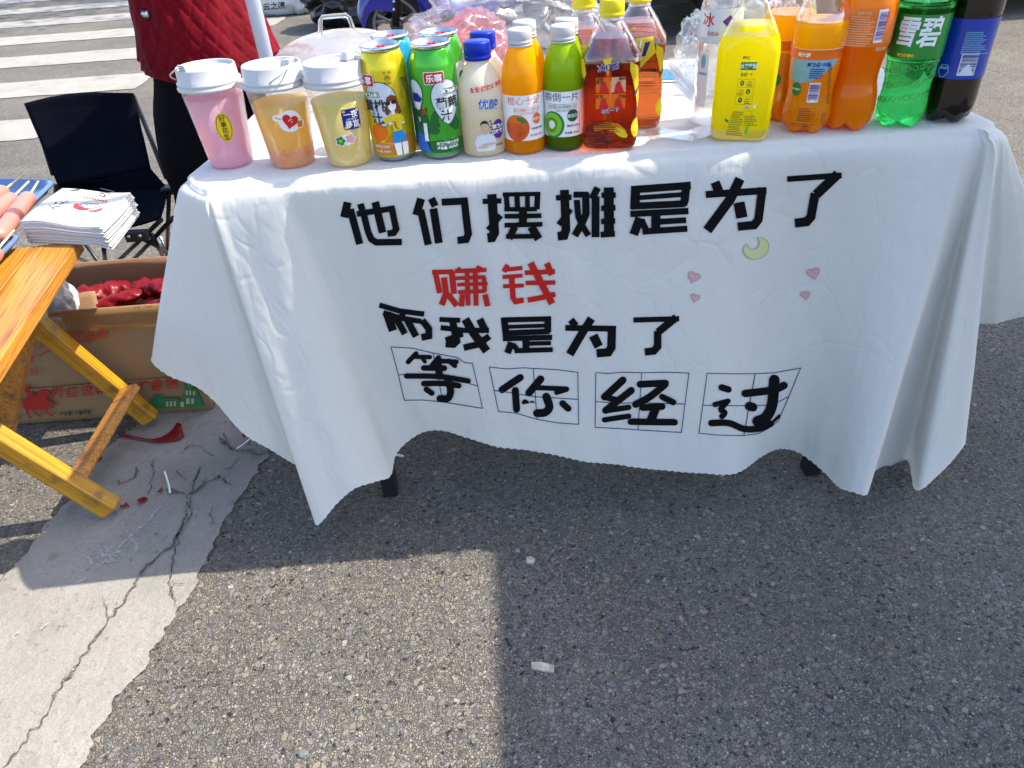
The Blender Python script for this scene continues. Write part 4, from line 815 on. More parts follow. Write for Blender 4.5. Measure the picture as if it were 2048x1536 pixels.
# --- small juice bottles with white caps
def juice(loc, label, m, kind, front=True, turn=0):
    root = thing('juice_bottle', label, 'bottle', loc, 'small juice bottles with white caps'); a0 = facing(loc, turn)
    prof = smooth_prof([(.0250, 0), (.0285, .0025), (.0297, .008), (.0299, .030), (.0299, .085), (.0292, .105), (.0262, .124), (.0190, .141), (.0152, .147), (.0150, .150)], 5)
    lathe('bottle_body', prof, m, root, 64); cap(root, .0172, .1495, .168, M['white_plastic'])
    lathe('neck_ring', [(.015, .1465), (.0178, .147), (.0178, .1488), (.015, .1492)], M['white_plastic'], root, 48)
    lab(root, prof, a0, [rect(-.060, .0215, .062, .0855)], M['l_white'], 'label', 0, off=.0007)
    LS[:] = [1.24, .0, .0535]
    if kind == 'orange' and front:
        L = lambda s, m, n, i: lab(root, prof, a0, s, m, n, i, off=.0007)
        L([text2d('橙心十足', .0098, .0010, .0735, -.004, sx=1.05)], M['l_orange'], 'lettering', 1)
        L([line2d([(-.011, .0655), (.020, .0655), (.020, .0605), (-.011, .0605)], .0003, close=True), text2d('甜心觉醒你 大不同凡响', .0030, .0045, .063)], M['l_orange'], 'lettering', 1)
        L([text2d('FRUIT JUICE BEVERAGE', .0022, .007, .0585)], M['l_orange'], 'lettering', 1)
        L([ellipse(-.0085, .0425, .0150, .0155)], mat('printed_orange_fruit', (.72, .10, .015), .3, var=.5, vscale=35), 'printed_orange', 1)
        L([ellipse(-.0085, .0530, .0085, .0045)], M['l_orange'], 'printed_highlight', 1.3)
        L([ellipse(-.0030, .0520, .0060, .0026, rot=-.5)], M['l_green'], 'printed_leaf', 2)
        L([ellipse(.0160, .0520, .0058, .0062)], M['l_orange'], 'round_badge', 1); L([text2d('欢乐汁', .0040, .0160, .0520, .02)], M['l_white'], 'lettering', 2)
        L([text2d('甜橙果汁饮料', .0026, .0165, .0410, .02)], M['l_black'], 'lettering', 1); L([text2d('净含量: 360mL', .0030, .0160, .0335, .01)], M['l_orange'], 'lettering', 1)
    elif kind == 'kiwi' and front:
        L = lambda s, m, n, i: lab(root, prof, a0, s, m, n, i, off=.0007)
        L([text2d('猕倒一片', .0105, -.003, .0735, -.004, sx=1.05)], M['l_black'], 'lettering', 1)
        L([line2d([(-.020, .0655), (.016, .0655), (.016, .0605), (-.020, .0605)], .0003, close=True), text2d('你只管心动 而我爱心定', .0032, -.002, .063)], M['l_black'], 'lettering', 1)
        L([text2d('FRUIT JUICE BEVERAGE', .0024, .003, .0580)], M['l_black'], 'lettering', 1)
        L([ellipse(-.0135, .0420, .0140, .0155)], M['l_green'], 'printed_kiwi', 1); L([ellipse(-.0145, .0422, .0120, .0135)], M['l_lgreen'], 'printed_kiwi_flesh', 2)
        L([ellipse(-.0145+.0062*math.cos(t*2*PI/26), .0422+.0072*math.sin(t*2*PI/26), .0014, .0004, 8, rot=t*2*PI/26) for t in range(26)], M['l_black'], 'printed_seeds', 3)
        L([ellipse(-.0145, .0422, .0038, .0046)], M['l_white'], 'printed_core', 3)
        L([ellipse(.0105, .0520, .0070, .0070)], M['l_dgreen'], 'round_badge', 1); L([text2d('欢乐汁', .0046, .0105, .0520, .02)], M['l_white'], 'lettering', 2)
        L([text2d('猕猴桃汁饮料', .0026, .0110, .0405, .02), text2d('净含量: 360mL', .0030, .0100, .0325, .01), line2d([(.0195, .034), (.0195, .056)], .0004)], M['l_black'], 'lettering', 1)
    else:
        lab(root, prof, a0, [ellipse(.020, .042, .013, .0150)], M['l_orange'] if kind == 'orange' else M['l_brown'], 'printed_fruit', 1, off=.0007)
    LS[:] = [1, 0, 0]
oj = juice_mat('orange_juice', (.86, .36, .008), .6, bands=[(0, (.86, .33, .002)), (.2, (.94, .38, .002)), (.5, (.99, .50, .001)), (.8, (.99, .60, .004))])
kw = juice_mat('kiwi_juice', (.36, .52, .015), .55, bands=[(0, (.10, .17, .004)), (.2, (.14, .24, .003)), (.45, (.33, .52, .003)), (.75, (.50, .74, .006))])
juice(base_at(1051, 312, .030), 'small orange juice bottle with a white cap and a printed orange on its label', oj, 'orange')
juice(base_at(1129, 304, .029), 'small green kiwi juice bottle with a white cap and a printed kiwi slice', kw, 'kiwi')
juice(Vector((.056, 1.160, TZ)), 'second orange juice bottle behind the front orange one', oj, 'orange', False)
juice(Vector((.118, 1.158, TZ)), 'second green juice bottle behind the front kiwi bottle', kw, 'kiwi', False, .5)

# --- iced tea in faceted bottles
team = glass_mat('iced_tea', (.52, .15, .045), .03, 1.33, .35)
def tea(loc, label, front):
    root = thing('iced_tea_bottle', label, 'bottle', loc, 'iced tea bottles with yellow caps'); a0 = facing(loc)
    f0 = square(a0, d=.86, w=1.0, p=4.5)
    sec = lambda t, z: 1+(f0(t, 0)-1)*max(0, min(1, 1-(z-.128)/.042))
    prof = [(.032, .001), (.0385, .004), (.0405, .012), (.0410, .028), (.0398, .036), (.0398, .100), (.0412, .106), (.0418, .122), (.0412, .130), (.0290, .152), (.0175, .168), (.0150, .1715)]
    lathe('tea', [p for p in prof if p[1] <= .1521], team, root, 96, sec=sec)
    lathe('bottle_body', [(r+.0004, z) for r, z in prof if z >= .110]+[(.0140, .172), (.0140, .180)], M['clear_thin'], root, 96, sec=sec, cap_bot=False, cap_top=False)
    lathe('neck_ring', [(.0140, .1715), (.0165, .172), (.0165, .174), (.0140, .1745)], M['clear_thin'], root, 48)
    cap(root, .0170, .1765, .198, M['yellow_cap'])
    L = lambda s, m, n, i, ml=.006: lab(root, prof, a0, s, m, n, i, sec, ml, .0006)
    LS[:] = [1.12, 0, .07]
    if front:
        L([tri2d([(-.011, .121), (.002, .124), (-.004, .103)])], M['l_yellow'], 'logo_arrow', 1)
        L([text2d('冰红茶', .0095, -.003, .1125, .05, rot=.12)], M['l_white'], 'logo_border', 2); L([text2d('冰红茶', .0092, -.003, .1125, .018, rot=.12)], M['l_navy'], 'logo', 3)
        for k, (x0, y0) in enumerate(((-.019, .082), (.001, .082), (-.019, .062), (.001, .062))):
            L([rect(x0, y0, x0+.0185, y0+.0185)], M['l_orange'] if k != 1 else M['l_tan'], 'picture_square', 1)
            L([tri2d([(x0+.004, y0), (x0+.006, y0+.010), (x0+.010, y0+.012), (x0+.014, y0+.008), (x0+.017, y0)]), ellipse(x0+.010, y0+.0105, .003, .003)], M['l_red'], 'printed_figure', 2)
        L([text2d('工作', .0042, -.014, .0985, .03), text2d('学习', .0042, -.0145, .0945, .03), text2d('运动', .0042, .015, .0985, .03), text2d('游戏', .0042, -.0145, .0775, .03), text2d('聚会', .0042, .015, .0775, .03)], M['l_black'], 'lettering', 3)
        L([text2d('冰爽一下', .0060, .000, .0600, .04, rot=.1)], M['l_sky'], 'lettering', 4)
        L(smallprint(-.023, .022, .012, .048, 12, 2), M['l_black'], 'small_print', 2, .012)
        L([tri2d([(-.022, .040), (-.004, .046), (.012, .043), (.022, .034), (.022, .024), (.010, .030), (-.004, .036), (-.020, .034)])], M['can_orange'], 'printed_lemon_swirl', 1)
        L([ellipse(.015, .0315, .0095, .0045, rot=-.6)], M['l_yellow'], 'printed_lemon', 2)
    L([tri2d([(.024, .118), (.033, .112), (.040, .070), (.036, .060), (.024, .108)])], M['l_yellow'], 'side_label', 1)
    L([tri2d([(.0295, .080), (.0365, .088), (.0365, .084), (.0295, .075)])], M['l_navy'], 'side_stripe', 2)
    L([tri2d([(-.046, .120), (-.033, .122), (-.030, .104), (-.044, .075)])], M['l_yellow'], 'side_label', 1); L([tri2d([(-.040, .096), (-.034, .100), (-.035, .093), (-.041, .088)])], M['l_navy'], 'side_stripe', 2)
    L([ellipse(.034, .036, .007, .012)], M['l_yellow'], 'printed_lemon_slice', 1)
    if not front:
        L([tri2d([(-.026, .124), (.020, .128), (.024, .108), (.006, .090), (-.020, .094)])], M['l_yellow'], 'front_label', 1); L([tri2d([(-.012, .118), (-.004, .119), (-.010, .100), (-.016, .100)]), tri2d([(.010, .121), (.017, .122), (.011, .104), (.006, .104)])], M['l_navy'], 'label_stripe', 2)
        L([tri2d([(-.018, .122), (-.014, .123), (-.022, .098), (-.025, .100)]), tri2d([(.003, .124), (.006, .124), (.001, .100), (-.002, .100)])], M['l_white'], 'label_streak', 2)
    LS[:] = [1, 0, 0]
    return root
M['clear_thin'] = film_mat('clear_bottle_wall', (.97, .95, .95), .35, .6, .03)
tea(base_at(1221, 304, .036, -.002), 'brown iced tea bottle with a yellow cap at the front of its group', True)
tea(Vector((.146, 1.178, TZ)), 'iced tea bottle behind the front one, at its left shoulder', False)
tea(Vector((.232, 1.195, TZ)), 'iced tea bottle farthest back of its group, at the right', False)

# --- yellow pear drink
pearm = glass_mat('pear_drink', (.86, .80, .02), .04, 1.33, .15)
pj = juice_mat('pear_drink_body', (.86, .78, .0), .6, .06)
loc = base_at(1480, 287, .036, -.004); root = thing('pear_drink_bottle', 'bright yellow pear drink bottle with a flat front and green print', 'bottle', loc); a0 = facing(loc)
f0 = square(a0, d=.72, w=1.0, p=5); sec = lambda t, z: 1+(f0(t, 0)-1)*max(0, min(1, 1-(z-.125)/.060))
prof = [(.034, .0005), (.0395, .004), (.0420, .014), (.0425, .040), (.0428, .120), (.0415, .132), (.0375, .143), (.0170, .181), (.0148, .186)]
lathe('drink', [p for p in prof if p[1] <= .143]+[(.031, .1555)], pj, root, 96, sec=sec)
lathe('bottle_body', [(r+.0005, z) for r, z in prof if z > .14]+[(.0140, .189), (.0140, .200)], M['clear_thin'], root, 96, sec=sec, cap_bot=False, cap_top=False)
lathe('bottle_foot', [(.030, 0), (.036, .0002), (.0405, .004), (.0428, .013), (.0428, .018)], M['clear_thin'], root, 96, sec=sec, cap_top=False)
cap(root, .0170, .193, .214, M['white_plastic'])
L = lambda s, m, n, i=1, ml=.006: lab(root, prof, a0, s, m, n, i, sec, ml, .0006)
L([rrect(-.011, .1005, .0165, .111, .001)], M['l_green'], 'green_banner'); L([text2d('冰糖雪梨', .0072, .0030, .1058, .03)], M['l_white'], 'lettering', 2)
L([text2d('康师傅', .0048, -.002, .1165, .03), text2d('清润', .0058, -.0045, .0945, .01), text2d('每一刻', .0036, .006, .0950, .01)], M['l_black'], 'lettering')
fr_ = [(-.013, .0885), (.0165, .0885), (.0165, .0540), (-.013, .0540)]
L([line2d(fr_, .0004, close=True), line2d([(-.013, .0775), (.0165, .0775)], .0003), line2d([(-.013, .0655), (.0165, .0655)], .0003)], M['l_dgreen'], 'frame_print')
L([ellipse(-.005, .0830, .0038, .0036, 16), ellipse(.0075, .0716, .0038, .0036, 16), ellipse(-.005, .0600, .0038, .0036, 16)], M['l_dgreen'], 'fruit_icons'); L([ellipse(-.005, .0832, .0020, .0018, 12), ellipse(.0075, .0714, .0016, .0020, 12), ellipse(-.005, .0606, .0022, .0012, 12)], M['l_lgreen'], 'fruit_icon_centres', 2)
L([text2d('冰糖甜', .0030, .0085, .0845), text2d('雪梨香', .0030, -.005, .0730), text2d('银耳润', .0030, .0085, .0618)]+smallprint(.003, .0785, .0135, .0825, 2, 3)+smallprint(-.0105, .0668, .0005, .0710, 2, 4)+smallprint(.003, .0550, .0135, .0600, 2, 6), M['l_black'], 'lettering', 1, .01)
L(smallprint(-.0155, .014, .004, .044, 14, 8)+smallprint(.0045, .030, .0180, .0435, 6, 9), M['l_dgreen'], 'small_print', 1, .012); L([line2d([(.0040, .0445), (.0190, .0445), (.0190, .0300), (.0040, .0300)], .0003, close=True)], M['l_dgreen'], 'table_print')
L([rect(.0055, .0478, .0135, .0508)], M['l_sky'], 'blue_mark'); L([ellipse(.0215, .0515, .0022, .0026, 16)], M['l_white'], 'white_dot')
L([tri2d([(.0110, .010), (.0100, .018), (.0150, .0255), (.0185, .0265), (.0160, .020), (.0155, .012)])], M['l_lgreen'], 'printed_leaf')
L([tri2d([(-.026, .034), (-.021, .031), (-.020, .027), (-.026, .030)])], M['l_green'], 'printed_leaf')
# --- clear water bottle
loc = Vector((.352, 1.176, TZ)); root = thing('water_bottle', 'clear water bottle with a white label behind the yellow pear drink', 'bottle', loc); a0 = facing(loc)
prof = smooth_prof([(.028, 0), (.0325, .004), (.0325, .03), (.030, .045), (.0325, .06), (.0325, .12), (.031, .15), (.030, .17), (.024, .19), (.015, .203), (.014, .21)], 5)
water = glass_mat('water', (.97, .98, .98), .01, 1.33, .5)
lathe('water', [(r-.001, z+.001) for r, z in prof if z < .185], water, root, 64, mod=lambda t, r, z: (r*(1+.02*math.sin(z*420)), z))
lathe('bottle_body', prof, M['clear_thin'], root, 64, cap_top=False); cap(root, .0165, .205, .222, M['white_plastic'])
lab(root, prof, a0, [rect(-.05, .120, .05, .166)], M['l_silver'], 'label'); lab(root, prof, a0, [rect(-.034, .128, -.018, .164)], M['l_white'], 'label_patch', 1)
lab(root, prof, a0, [text2d('冰', .020, -.019, .152, .01), text2d('天然水', .006, -.010, .134, .01)], M['l_red'], 'lettering', 2)
lab(root, prof, a0, [tri2d([(.002, .150), (.012, .158), (.020, .150), (.010, .142)])], M['l_purple'], 'printed_mountain', 2)
lab(root, prof, a0, [rect(-.030, .030, -.012, .108)], M['l_white'], 'paper_strip', 1)
lab(root, prof, a0, [ellipse(-.021, .095, .004, .010), rect(-.028, .076, -.014, .079)], M['l_sky'], 'printed_drop', 2)

# --- soft drinks in petal-foot bottles
def soda(name, loc, label, prof, drink, capm, zfull, group=None, shell='clear_thin', a_turn=0, captop=.225):
    root = thing(name, label, 'bottle', loc, group); a0 = facing(loc, a_turn); md = petal(5, zt=.026, a=a0+PI)
    pr = smooth_prof(prof, 6)
    lathe('drink', [p for p in pr if p[1] <= zfull], drink, root, 80, mod=md)
    lathe('bottle_body', [(r+.0004, z) for r, z in pr if z >= zfull-.002], M[shell], root, 80, cap_bot=False, cap_top=False)
    cap(root, .0155, captop-.020, captop, capm)
    return root, pr, a0
mprof = [(.026, 0), (.0305, .003), (.0345, .014), (.0350, .028), (.0325, .046), (.0322, .060), (.0345, .085), (.0352, .112), (.0368, .124), (.0372, .140), (.0345, .158), (.026, .180), (.0165, .198), (.0140, .205), (.0140, .210)]
md_ = juice_mat('orange_pulp_drink', (.88, .45, .02), .55, bands=[(0, (.86, .34, .008)), (.5, (.92, .40, .005)), (.7, (.97, .56, .004))])
def minute(loc, label, turn, front):
    root, pr, a0 = soda('pulp_orange_bottle', loc, label, mprof, md_, M['orange_cap'], .152, 'orange pulp drink bottles', a_turn=turn)
    L = lambda s, m, n, i=1, ml=.006: lab(root, pr, a0, s, m, n, i, None, ml, .0006)
    L([rect(-.10, .104, .10, .1175)], M['l_orange'], 'label_top_band'); L([rect(-.10, .1175, .10, .1182)], M['l_white'], 'label_edge')
    if front:
        L([tri2d([(-.034, .104), (.036, .104), (.030, .097), (.004, .078), (-.020, .070), (-.034, .078)])], M['l_sky'], 'blue_panel')
        L([text2d('美汁源', .0062, -.016, .1105, .03)], M['l_white'], 'lettering', 2); L([text2d('果粒橙 中国', .0060, .006, .0980, .02, skew=.2)]+smallprint(-.004, .080, .016, .0935, 5, 4), M['l_navy'], 'lettering', 2, .01)
        L([ellipse(-.0195, .063, .0075, .0095)], M['l_green'], 'round_badge', 2); L([text2d('阳光果汁', .0034, -.0195, .063, .02)], M['l_white'], 'lettering', 3)
        L([rect(-.0020, .046, .0130, .0735)], M['l_white'], 'barcode_panel', 2); L(barcode(-.0010, .0475, .0115, .0725), M['l_purple'], 'barcode', 3, .02)
        L(smallprint(.0195, .045, .0245, .098, 26, 7), M['l_black'], 'small_print', 2, .01)
        L([line2d([(-.010, .0385), (.011, .0385), (.011, .0200), (-.010, .0200)], .0004, close=True)]+smallprint(-.009, .021, .010, .0375, 7, 2)+smallprint(-.016, .0145, .012, .0185, 2, 3)+smallprint(.0165, .018, .0215, .034, 5, 1), M['l_brown'], 'small_print', 2, .01)
        L([tri2d([(-.030, .046), (-.022, .050), (-.015, .047), (-.013, .040), (-.018, .033), (-.028, .031)])], M['can_orange'], 'printed_orange_slice')
    else:
        L([rect(-.10, .030, .10, .100)], M['can_orange'], 'label'); L([tri2d([(-.012, .100), (.002, .100), (-.006, .080)])], M['l_sky'], 'blue_panel', 2); L([ellipse(.002, .062, .008, .010)], M['l_green'], 'round_badge', 2)
        L([rect(-.006, .012, .006, .022)], M['l_brown'], 'small_print', 2)
minute(base_at(1608, 270, .034, -.003), 'orange pulp drink bottle at the front with a barcode and a green round badge', 0, True)
minute(Vector((.456, 1.178, TZ)), 'orange pulp drink bottle behind the front one, at its left shoulder', -.3, False)
fprof = [(.026, 0), (.0315, .003), (.0350, .014), (.0362, .032), (.0345, .050), (.0310, .066), (.0310, .082), (.0340, .104), (.0362, .120), (.0365, .140), (.0362, .168), (.030, .190), (.0165, .208), (.014, .214), (.014, .22)]
fd = juice_mat('orange_soda', (.88, .30, .004), .5, bands=[(0, (.92, .30, .001)), (.3, (.92, .25, .001)), (.6, (.90, .22, .001)), (1, (.95, .38, .002))])
root, pr, a0 = soda('orange_soda_bottle', base_at(1693, 265, .035, -.005), 'orange soda bottle with an orange label and a tall barcode at its right edge', fprof, fd, M['orange_cap'], .185, captop=.235)
L = lambda s, m, n, i=1, ml=.006: lab(root, pr, a0, s, m, n, i, None, ml, .0006)
L([rect(-.11, .117, .11, .166)], mat('soda_label_orange', (.80, .17, .006), .3, coat=.4), 'label')
L([rect(.0135, .123, .026, .165)], M['l_white'], 'barcode_panel', 2); L(barcode(.0145, .126, .0255, .163, 26, seed=3), M['l_purple'], 'barcode', 3, .02)
L([text2d('橙味汽水', .0046, -.004, .1605, .02)]+smallprint(-.020, .122, .010, .157, 13, 6)+[text2d('回收', .0050, .017, .1195, .03)], M['l_tan'], 'lettering', 2, .012)
sprof = [(.026, 0), (.0305, .003), (.0335, .014), (.0340, .030), (.0320, .046), (.0318, .060), (.0335, .078), (.0345, .092), (.0358, .100), (.0358, .156), (.0362, .166), (.032, .190), (.0165, .210), (.014, .216), (.014, .222)]
sm = glass_mat('green_soda', (.10, .82, .22), .02, 1.34, .30); M['green_shell'] = film_mat('green_bottle_wall', (.15, .75, .25), .35, .5, .1)
def sprite(loc, label, front, turn=0):
    root, pr, a0 = soda('lemon_soda_bottle', loc, label, sprof, sm, M['l_green'], .172, 'green lemon soda bottles', 'green_shell', turn, .237)
    L = lambda s, m, n, i=1, ml=.006: lab(root, pr, a0, s, m, n, i, None, ml, .0006)
    L([rect(-.11, .0975, .11, .154)], M['soda_green'], 'label')
    if front:
        L([text2d('雪碧', .0400, .000, .1330, .022, sx=.74, skew=.14)], M['l_white'], 'logo', 2); L([text2d('清爽柠檬味', .0046, -.011, .1020, .03)], M['l_yellow'], 'lettering', 2)
    # moulded bubbles on the wall
    mb = MB(); rr = random.Random(5); f = rfun(pr)
    for k in range(34):
        z = .034+.060*((k*7) % 34)/34; t = a0-1.5+3.0*(k*.618 % 1); r = f(z); c = Vector((r*math.cos(t), r*math.sin(t), z)); n = Vector((math.cos(t), math.sin(t), 0)); s = Vector((-n.y, n.x, 0)); q = rr.uniform(.0022, .0040)
        mb.tube([c+n*.0002+s*q*math.cos(2*PI*j/14)+Vector((0, 0, q*math.sin(2*PI*j/14))) for j in range(14)], .0007, 5, close=True)
    o = mb.build('moulded_bubbles', M['green_shell'], root, True); o['kind'] = 'stuff'
M['soda_green'] = mat('soda_label_green', (.006, .23, .025), .3, coat=.4)
sprite(base_at(1797, 259, .034, -.005), 'green lemon soda bottle at the front with big white letters', True)
sprite(Vector((.575, 1.180, TZ)), 'green lemon soda bottle behind the front one, seen through the gap at its left', False, -.4)
cprof = [(.026, 0), (.0315, .003), (.0352, .014), (.0362, .035), (.0358, .055), (.0355, .070), (.0352, .100), (.0355, .140), (.0362, .155), (.0350, .180), (.028, .200), (.0165, .214), (.014, .22), (.014, .226)]
cm = mat('cola', (.006, .003, .002), .05, spec=.5, coat=.5)
root, pr, a0 = soda('cola_bottle', base_at(1890, 249, .035, -.006), 'dark cola bottle with a blue label at the right end of the table', cprof, cm, M['blue_cap'], .19, captop=.241)
L = lambda s, m, n, i=1, ml=.006: lab(root, pr, a0, s, m, n, i, None, ml, .0006)
L([rect(-.11, .064, .11, .143)], mat('cola_label_blue', (.003, .035, .36), .3, coat=.4), 'label')
L([rect(.001, .069, .0235, .099)], M['l_silver'], 'barcode_panel', 2); L(barcode(.0025, .0715, .0220, .0975, 18, seed=9), M['l_navy'], 'barcode', 3, .02)
L(smallprint(-.001, .101, .022, .127, 12, 12)+[line2d([(-.0125, .070), (-.0155, .078), (-.0135, .086), (-.0085, .086), (-.0065, .078), (-.0095, .070)], .0006, close=True), text2d('回收', .0036, -.011, .082, .02)], M['l_sky'], 'small_print', 2, .012)
#PART4
# ------------------------------------------------------------------ things behind the drinks on the table
def crumple(name, c, rad, m, seed, parent=None, sub=4, amp=.35, freq=9, floor=None, squash=None, ridge=True):
    bm = bmesh.new(); bmesh.ops.create_icosphere(bm, subdivisions=sub, radius=1); c = Vector(c)
    for v in bm.verts:
        d = v.co.normalized(); q = d*1.0
        n = noise.noise(q*1.7+Vector((seed, 0, 0)))*.5
        rg = sum((1-abs(noise.noise(q*f+Vector((seed*1.7, f, 2)))*2.2))*a for f, a in ((2.6, .5), (5.5, .24), (11, .07))) if ridge else noise.noise(q*4+Vector((seed, 3, 1)))
        k = 1+amp*(n+rg*.8-.35)
        p = Vector((d.x*rad[0], d.y*rad[1], d.z*rad[2]))*k
        v.co = c+p
        if floor is not None and v.co.z < floor: v.co.z = floor+(v.co.z-floor)*.02
    me = bpy.data.meshes.new(name); bm.to_mesh(me); bm.free()
    me.polygons.foreach_set('use_smooth', [ridge is False or sub > 4]*len(me.polygons)); me.materials.append(m)
    return link(bpy.data.objects.new(name, me), parent)

DC = Vector((-.28, 1.50, TZ)); root = thing('dome_cover', 'transparent plastic food dome with a square handle behind the cups', 'food cover', DC)
dp = [(.166, 0), (.166, .004), (.160, .006), (.158, .014), (.152, .040), (.136, .070), (.110, .094), (.075, .109), (.035, .116), (.0005, .118)]
lathe('dome', smooth_prof(dp, 3), M['dome'], root, 80, cap_bot=False, cap_top=False)
hy = Vector((math.cos(.10), math.sin(.10), 0))
MB().tube([hy*x+Vector((0, 0, z)) for x, z in ((-.036, .108), (-.030, .122), (-.027, .137), (-.022, .143), (.022, .143), (.027, .137), (.030, .122), (.036, .108))], .0042, 10).build('handle', M['clear_solid'] if 'clear_solid' in M else M.setdefault('clear_solid', glass_mat('clear_acrylic', (.97, .97, .98), .04, 1.45, .3)), root, True)
# sauce smears seen through the dome
sm_ = MB(); rr = random.Random(4)
for k in range(16):
    t = rr.uniform(2.0, 5.6); rad = rr.uniform(.03, .12); c = Vector((rad*math.cos(t), rad*math.sin(t), .004+rr.random()*.012)); n = len(sm_.v); a, b = rr.uniform(.012, .04), rr.uniform(.004, .012)
    sm_.add([c+Vector((a*math.cos(j*PI/4)*rr.uniform(.6, 1.2), b*math.sin(j*PI/4)*rr.uniform(.6, 1.2), 0)) for j in range(8)], [tuple(range(8))])
o = sm_.build('food_scraps', mat('sauce', (.45, .12, .10), .4), root); o['kind'] = 'stuff'
tag(crumple('crumpled_bag', (-.035, 1.49, H+.060), (.085, .10, .075), M['pink_film'], 3, sub=5, amp=.42, floor=H+.002), 'pink plastic bag bunched up behind the green can', 'plastic bag')
tag(crumple('crumpled_bag', (.035, 1.55, H+.085), (.19, .10, .095), M['film'], 8, sub=5, amp=.55, floor=H+.002), 'large crumpled clear plastic bag behind the juice bottles', 'plastic bag')
tag(crumple('crumpled_bag', (.400, 1.42, H+.055), (.045, .10, .062), M['film'], 14, sub=5, amp=.5, floor=H+.002), 'clear bag of cup lids bunched up behind the water bottle', 'plastic bag')
tag(crumple('crumpled_bag', (.52, 1.47, H+.06), (.075, .06, .07), M['film'], 21, sub=5, amp=.5, floor=H+.002), 'clear plastic bag between the yellow and orange bottles at the back', 'plastic bag')
# loose handles of the big bag
def strip(name, pts, wd, m, parent=None, seed=0):
    path = catmull([Vector(p) for p in pts], 7); vs, fs = [], []
    for i, p in enumerate(path):
        d = (path[min(i+1, len(path)-1)]-path[max(i-1, 0)]).normalized(); s = d.cross(Vector((.2, -.9, .4))).normalized(); k = wd/2*(.7+.5*noise.noise(p*25))
        u = d.cross(s)*wd*.25*noise.noise(p*40+Vector((seed, 0, 0)))
        vs += [p-s*k, p+u, p+s*k]
    for i in range(len(path)-1):
        for j in (0, 1): fs.append((3*i+j, 3*i+j+1, 3*i+j+4, 3*i+j+3))
    return mesh_obj(name, vs, fs, m, parent)
tag(strip('bag_handle', [(.00, 1.52, .88), (.045, 1.50, .925), (.085, 1.47, .945), (.125, 1.46, .93), (.150, 1.46, .88), (.155, 1.47, .80)], .022, M['film'], None, 3), 'loose twisted strip of clear bag plastic looping up behind the green bottle', 'plastic strip')
# blue and white payment card (its square code is left out)
cr = [P(1270, 140, H), P(1336, 136, H), P(1354, 166, H), P(1262, 170, H)]
root = thing('payment_card', 'small white and blue card lying flat behind the iced tea', 'card', (cr[0]+cr[2])/2)
def cardq(name, f, m, dz):
    q = [cr[0].lerp(cr[1], a).lerp(cr[3].lerp(cr[2], a), b) for a, b in f]; vs = [Vector((p.x, p.y, H+.0035+dz)) for p in q]; vs += [v-Vector((0, 0, .0012)) for v in vs]; n = len(q)
    o = mesh_obj(name, vs, [tuple(range(n-1, -1, -1)), tuple(range(n, 2*n))]+[(i, (i+1) % n, n+(i+1) % n, n+i) for i in range(n)], m, None, False); local(o, root); return o
cardq('card', [(0, 0), (1, 0), (1, 1), (0, 1)], M['l_white'], 0); cardq('blue_print', [(.0, .22), (.95, .22), (.97, .92), (0, .92)], mat('card_blue', (.01, .24, .62), .4), .0014)
cardq('white_print', [(.05, .34), (.62, .34), (.62, .78), (.05, .78)], M['l_white'], .0028)
# bundle of straws in a clear sleeve
root = thing('straw_pack', 'clear sleeve of plastic straws lying beside the blue card', 'straws', (.36, 1.42, TZ))
a, b = P(1360, 138, H), P(1425, 196, H); d = (b-a).normalized(); s = Vector((d.y, -d.x, 0))
for k in range(9):
    for q in (0, 1):
        if q and k == 8: continue
        o = MB().tube([a+s*(-.030+.0075*k+q*.0037)+Vector((0, 0, .006+q*.0062)), b+d*.05+s*(-.030+.0075*k+q*.0037)+Vector((0, 0, .006+q*.0062))], .0034, 8).build('straw', M['clear_thin'], None, True); local(o, root)
vs = []; n = 26
for i in range(n):
    t = i/(n-1); p = a-d*.01+(b+d*.06-a)*t
    for j in range(15):
        uu = -1+2*j/14; vs.append(p+s*(uu*.041)+Vector((0, 0, .004+.017*(1-uu**4)+.003*noise.noise(Vector((i*.9, j*.9, 1))))))
local(mesh_obj('sleeve', vs, [(i*15+j, i*15+j+1, (i+1)*15+j+1, (i+1)*15+j) for i in range(n-1) for j in range(14)], M['film']), root)
# shallow creased clear sheet imitating bottle caustics in the gap near the front
vs = []; rr = random.Random(2)
for i in range(30):
    for j in range(9):
        x = .235+.115*i/29; y = 1.085+.05*j/8+.012*math.sin(i*.3); vs.append((x, y, H+.0045+.0028*max(0, noise.noise(Vector((i*.35, j*.7, 4))))))
tag(mesh_obj('caustic_sheet', vs, [(i*9+j, (i+1)*9+j, (i+1)*9+j+1, i*9+j+1) for i in range(29) for j in range(8)], M['clear_thin']), 'creased clear sheet imitating bottle caustics on the cloth between the iced tea and the pear drink', 'caustic sheet')

# ------------------------------------------------------------------ tent pole
a = Vector((-.463, 1.63, 0)); top = Vector((-.445, 1.60, 2.25))
root = thing('tent_pole', 'white metal pole standing at the back left corner of the stall table', 'pole', a)
local(MB().tube([a, top], .0145, 20).build('tube', M['pole'], None, True), root); local(MB().tube([a, a+Vector((0, 0, .006))], .045, 20).build('foot_plate', M['pole'], None), root)

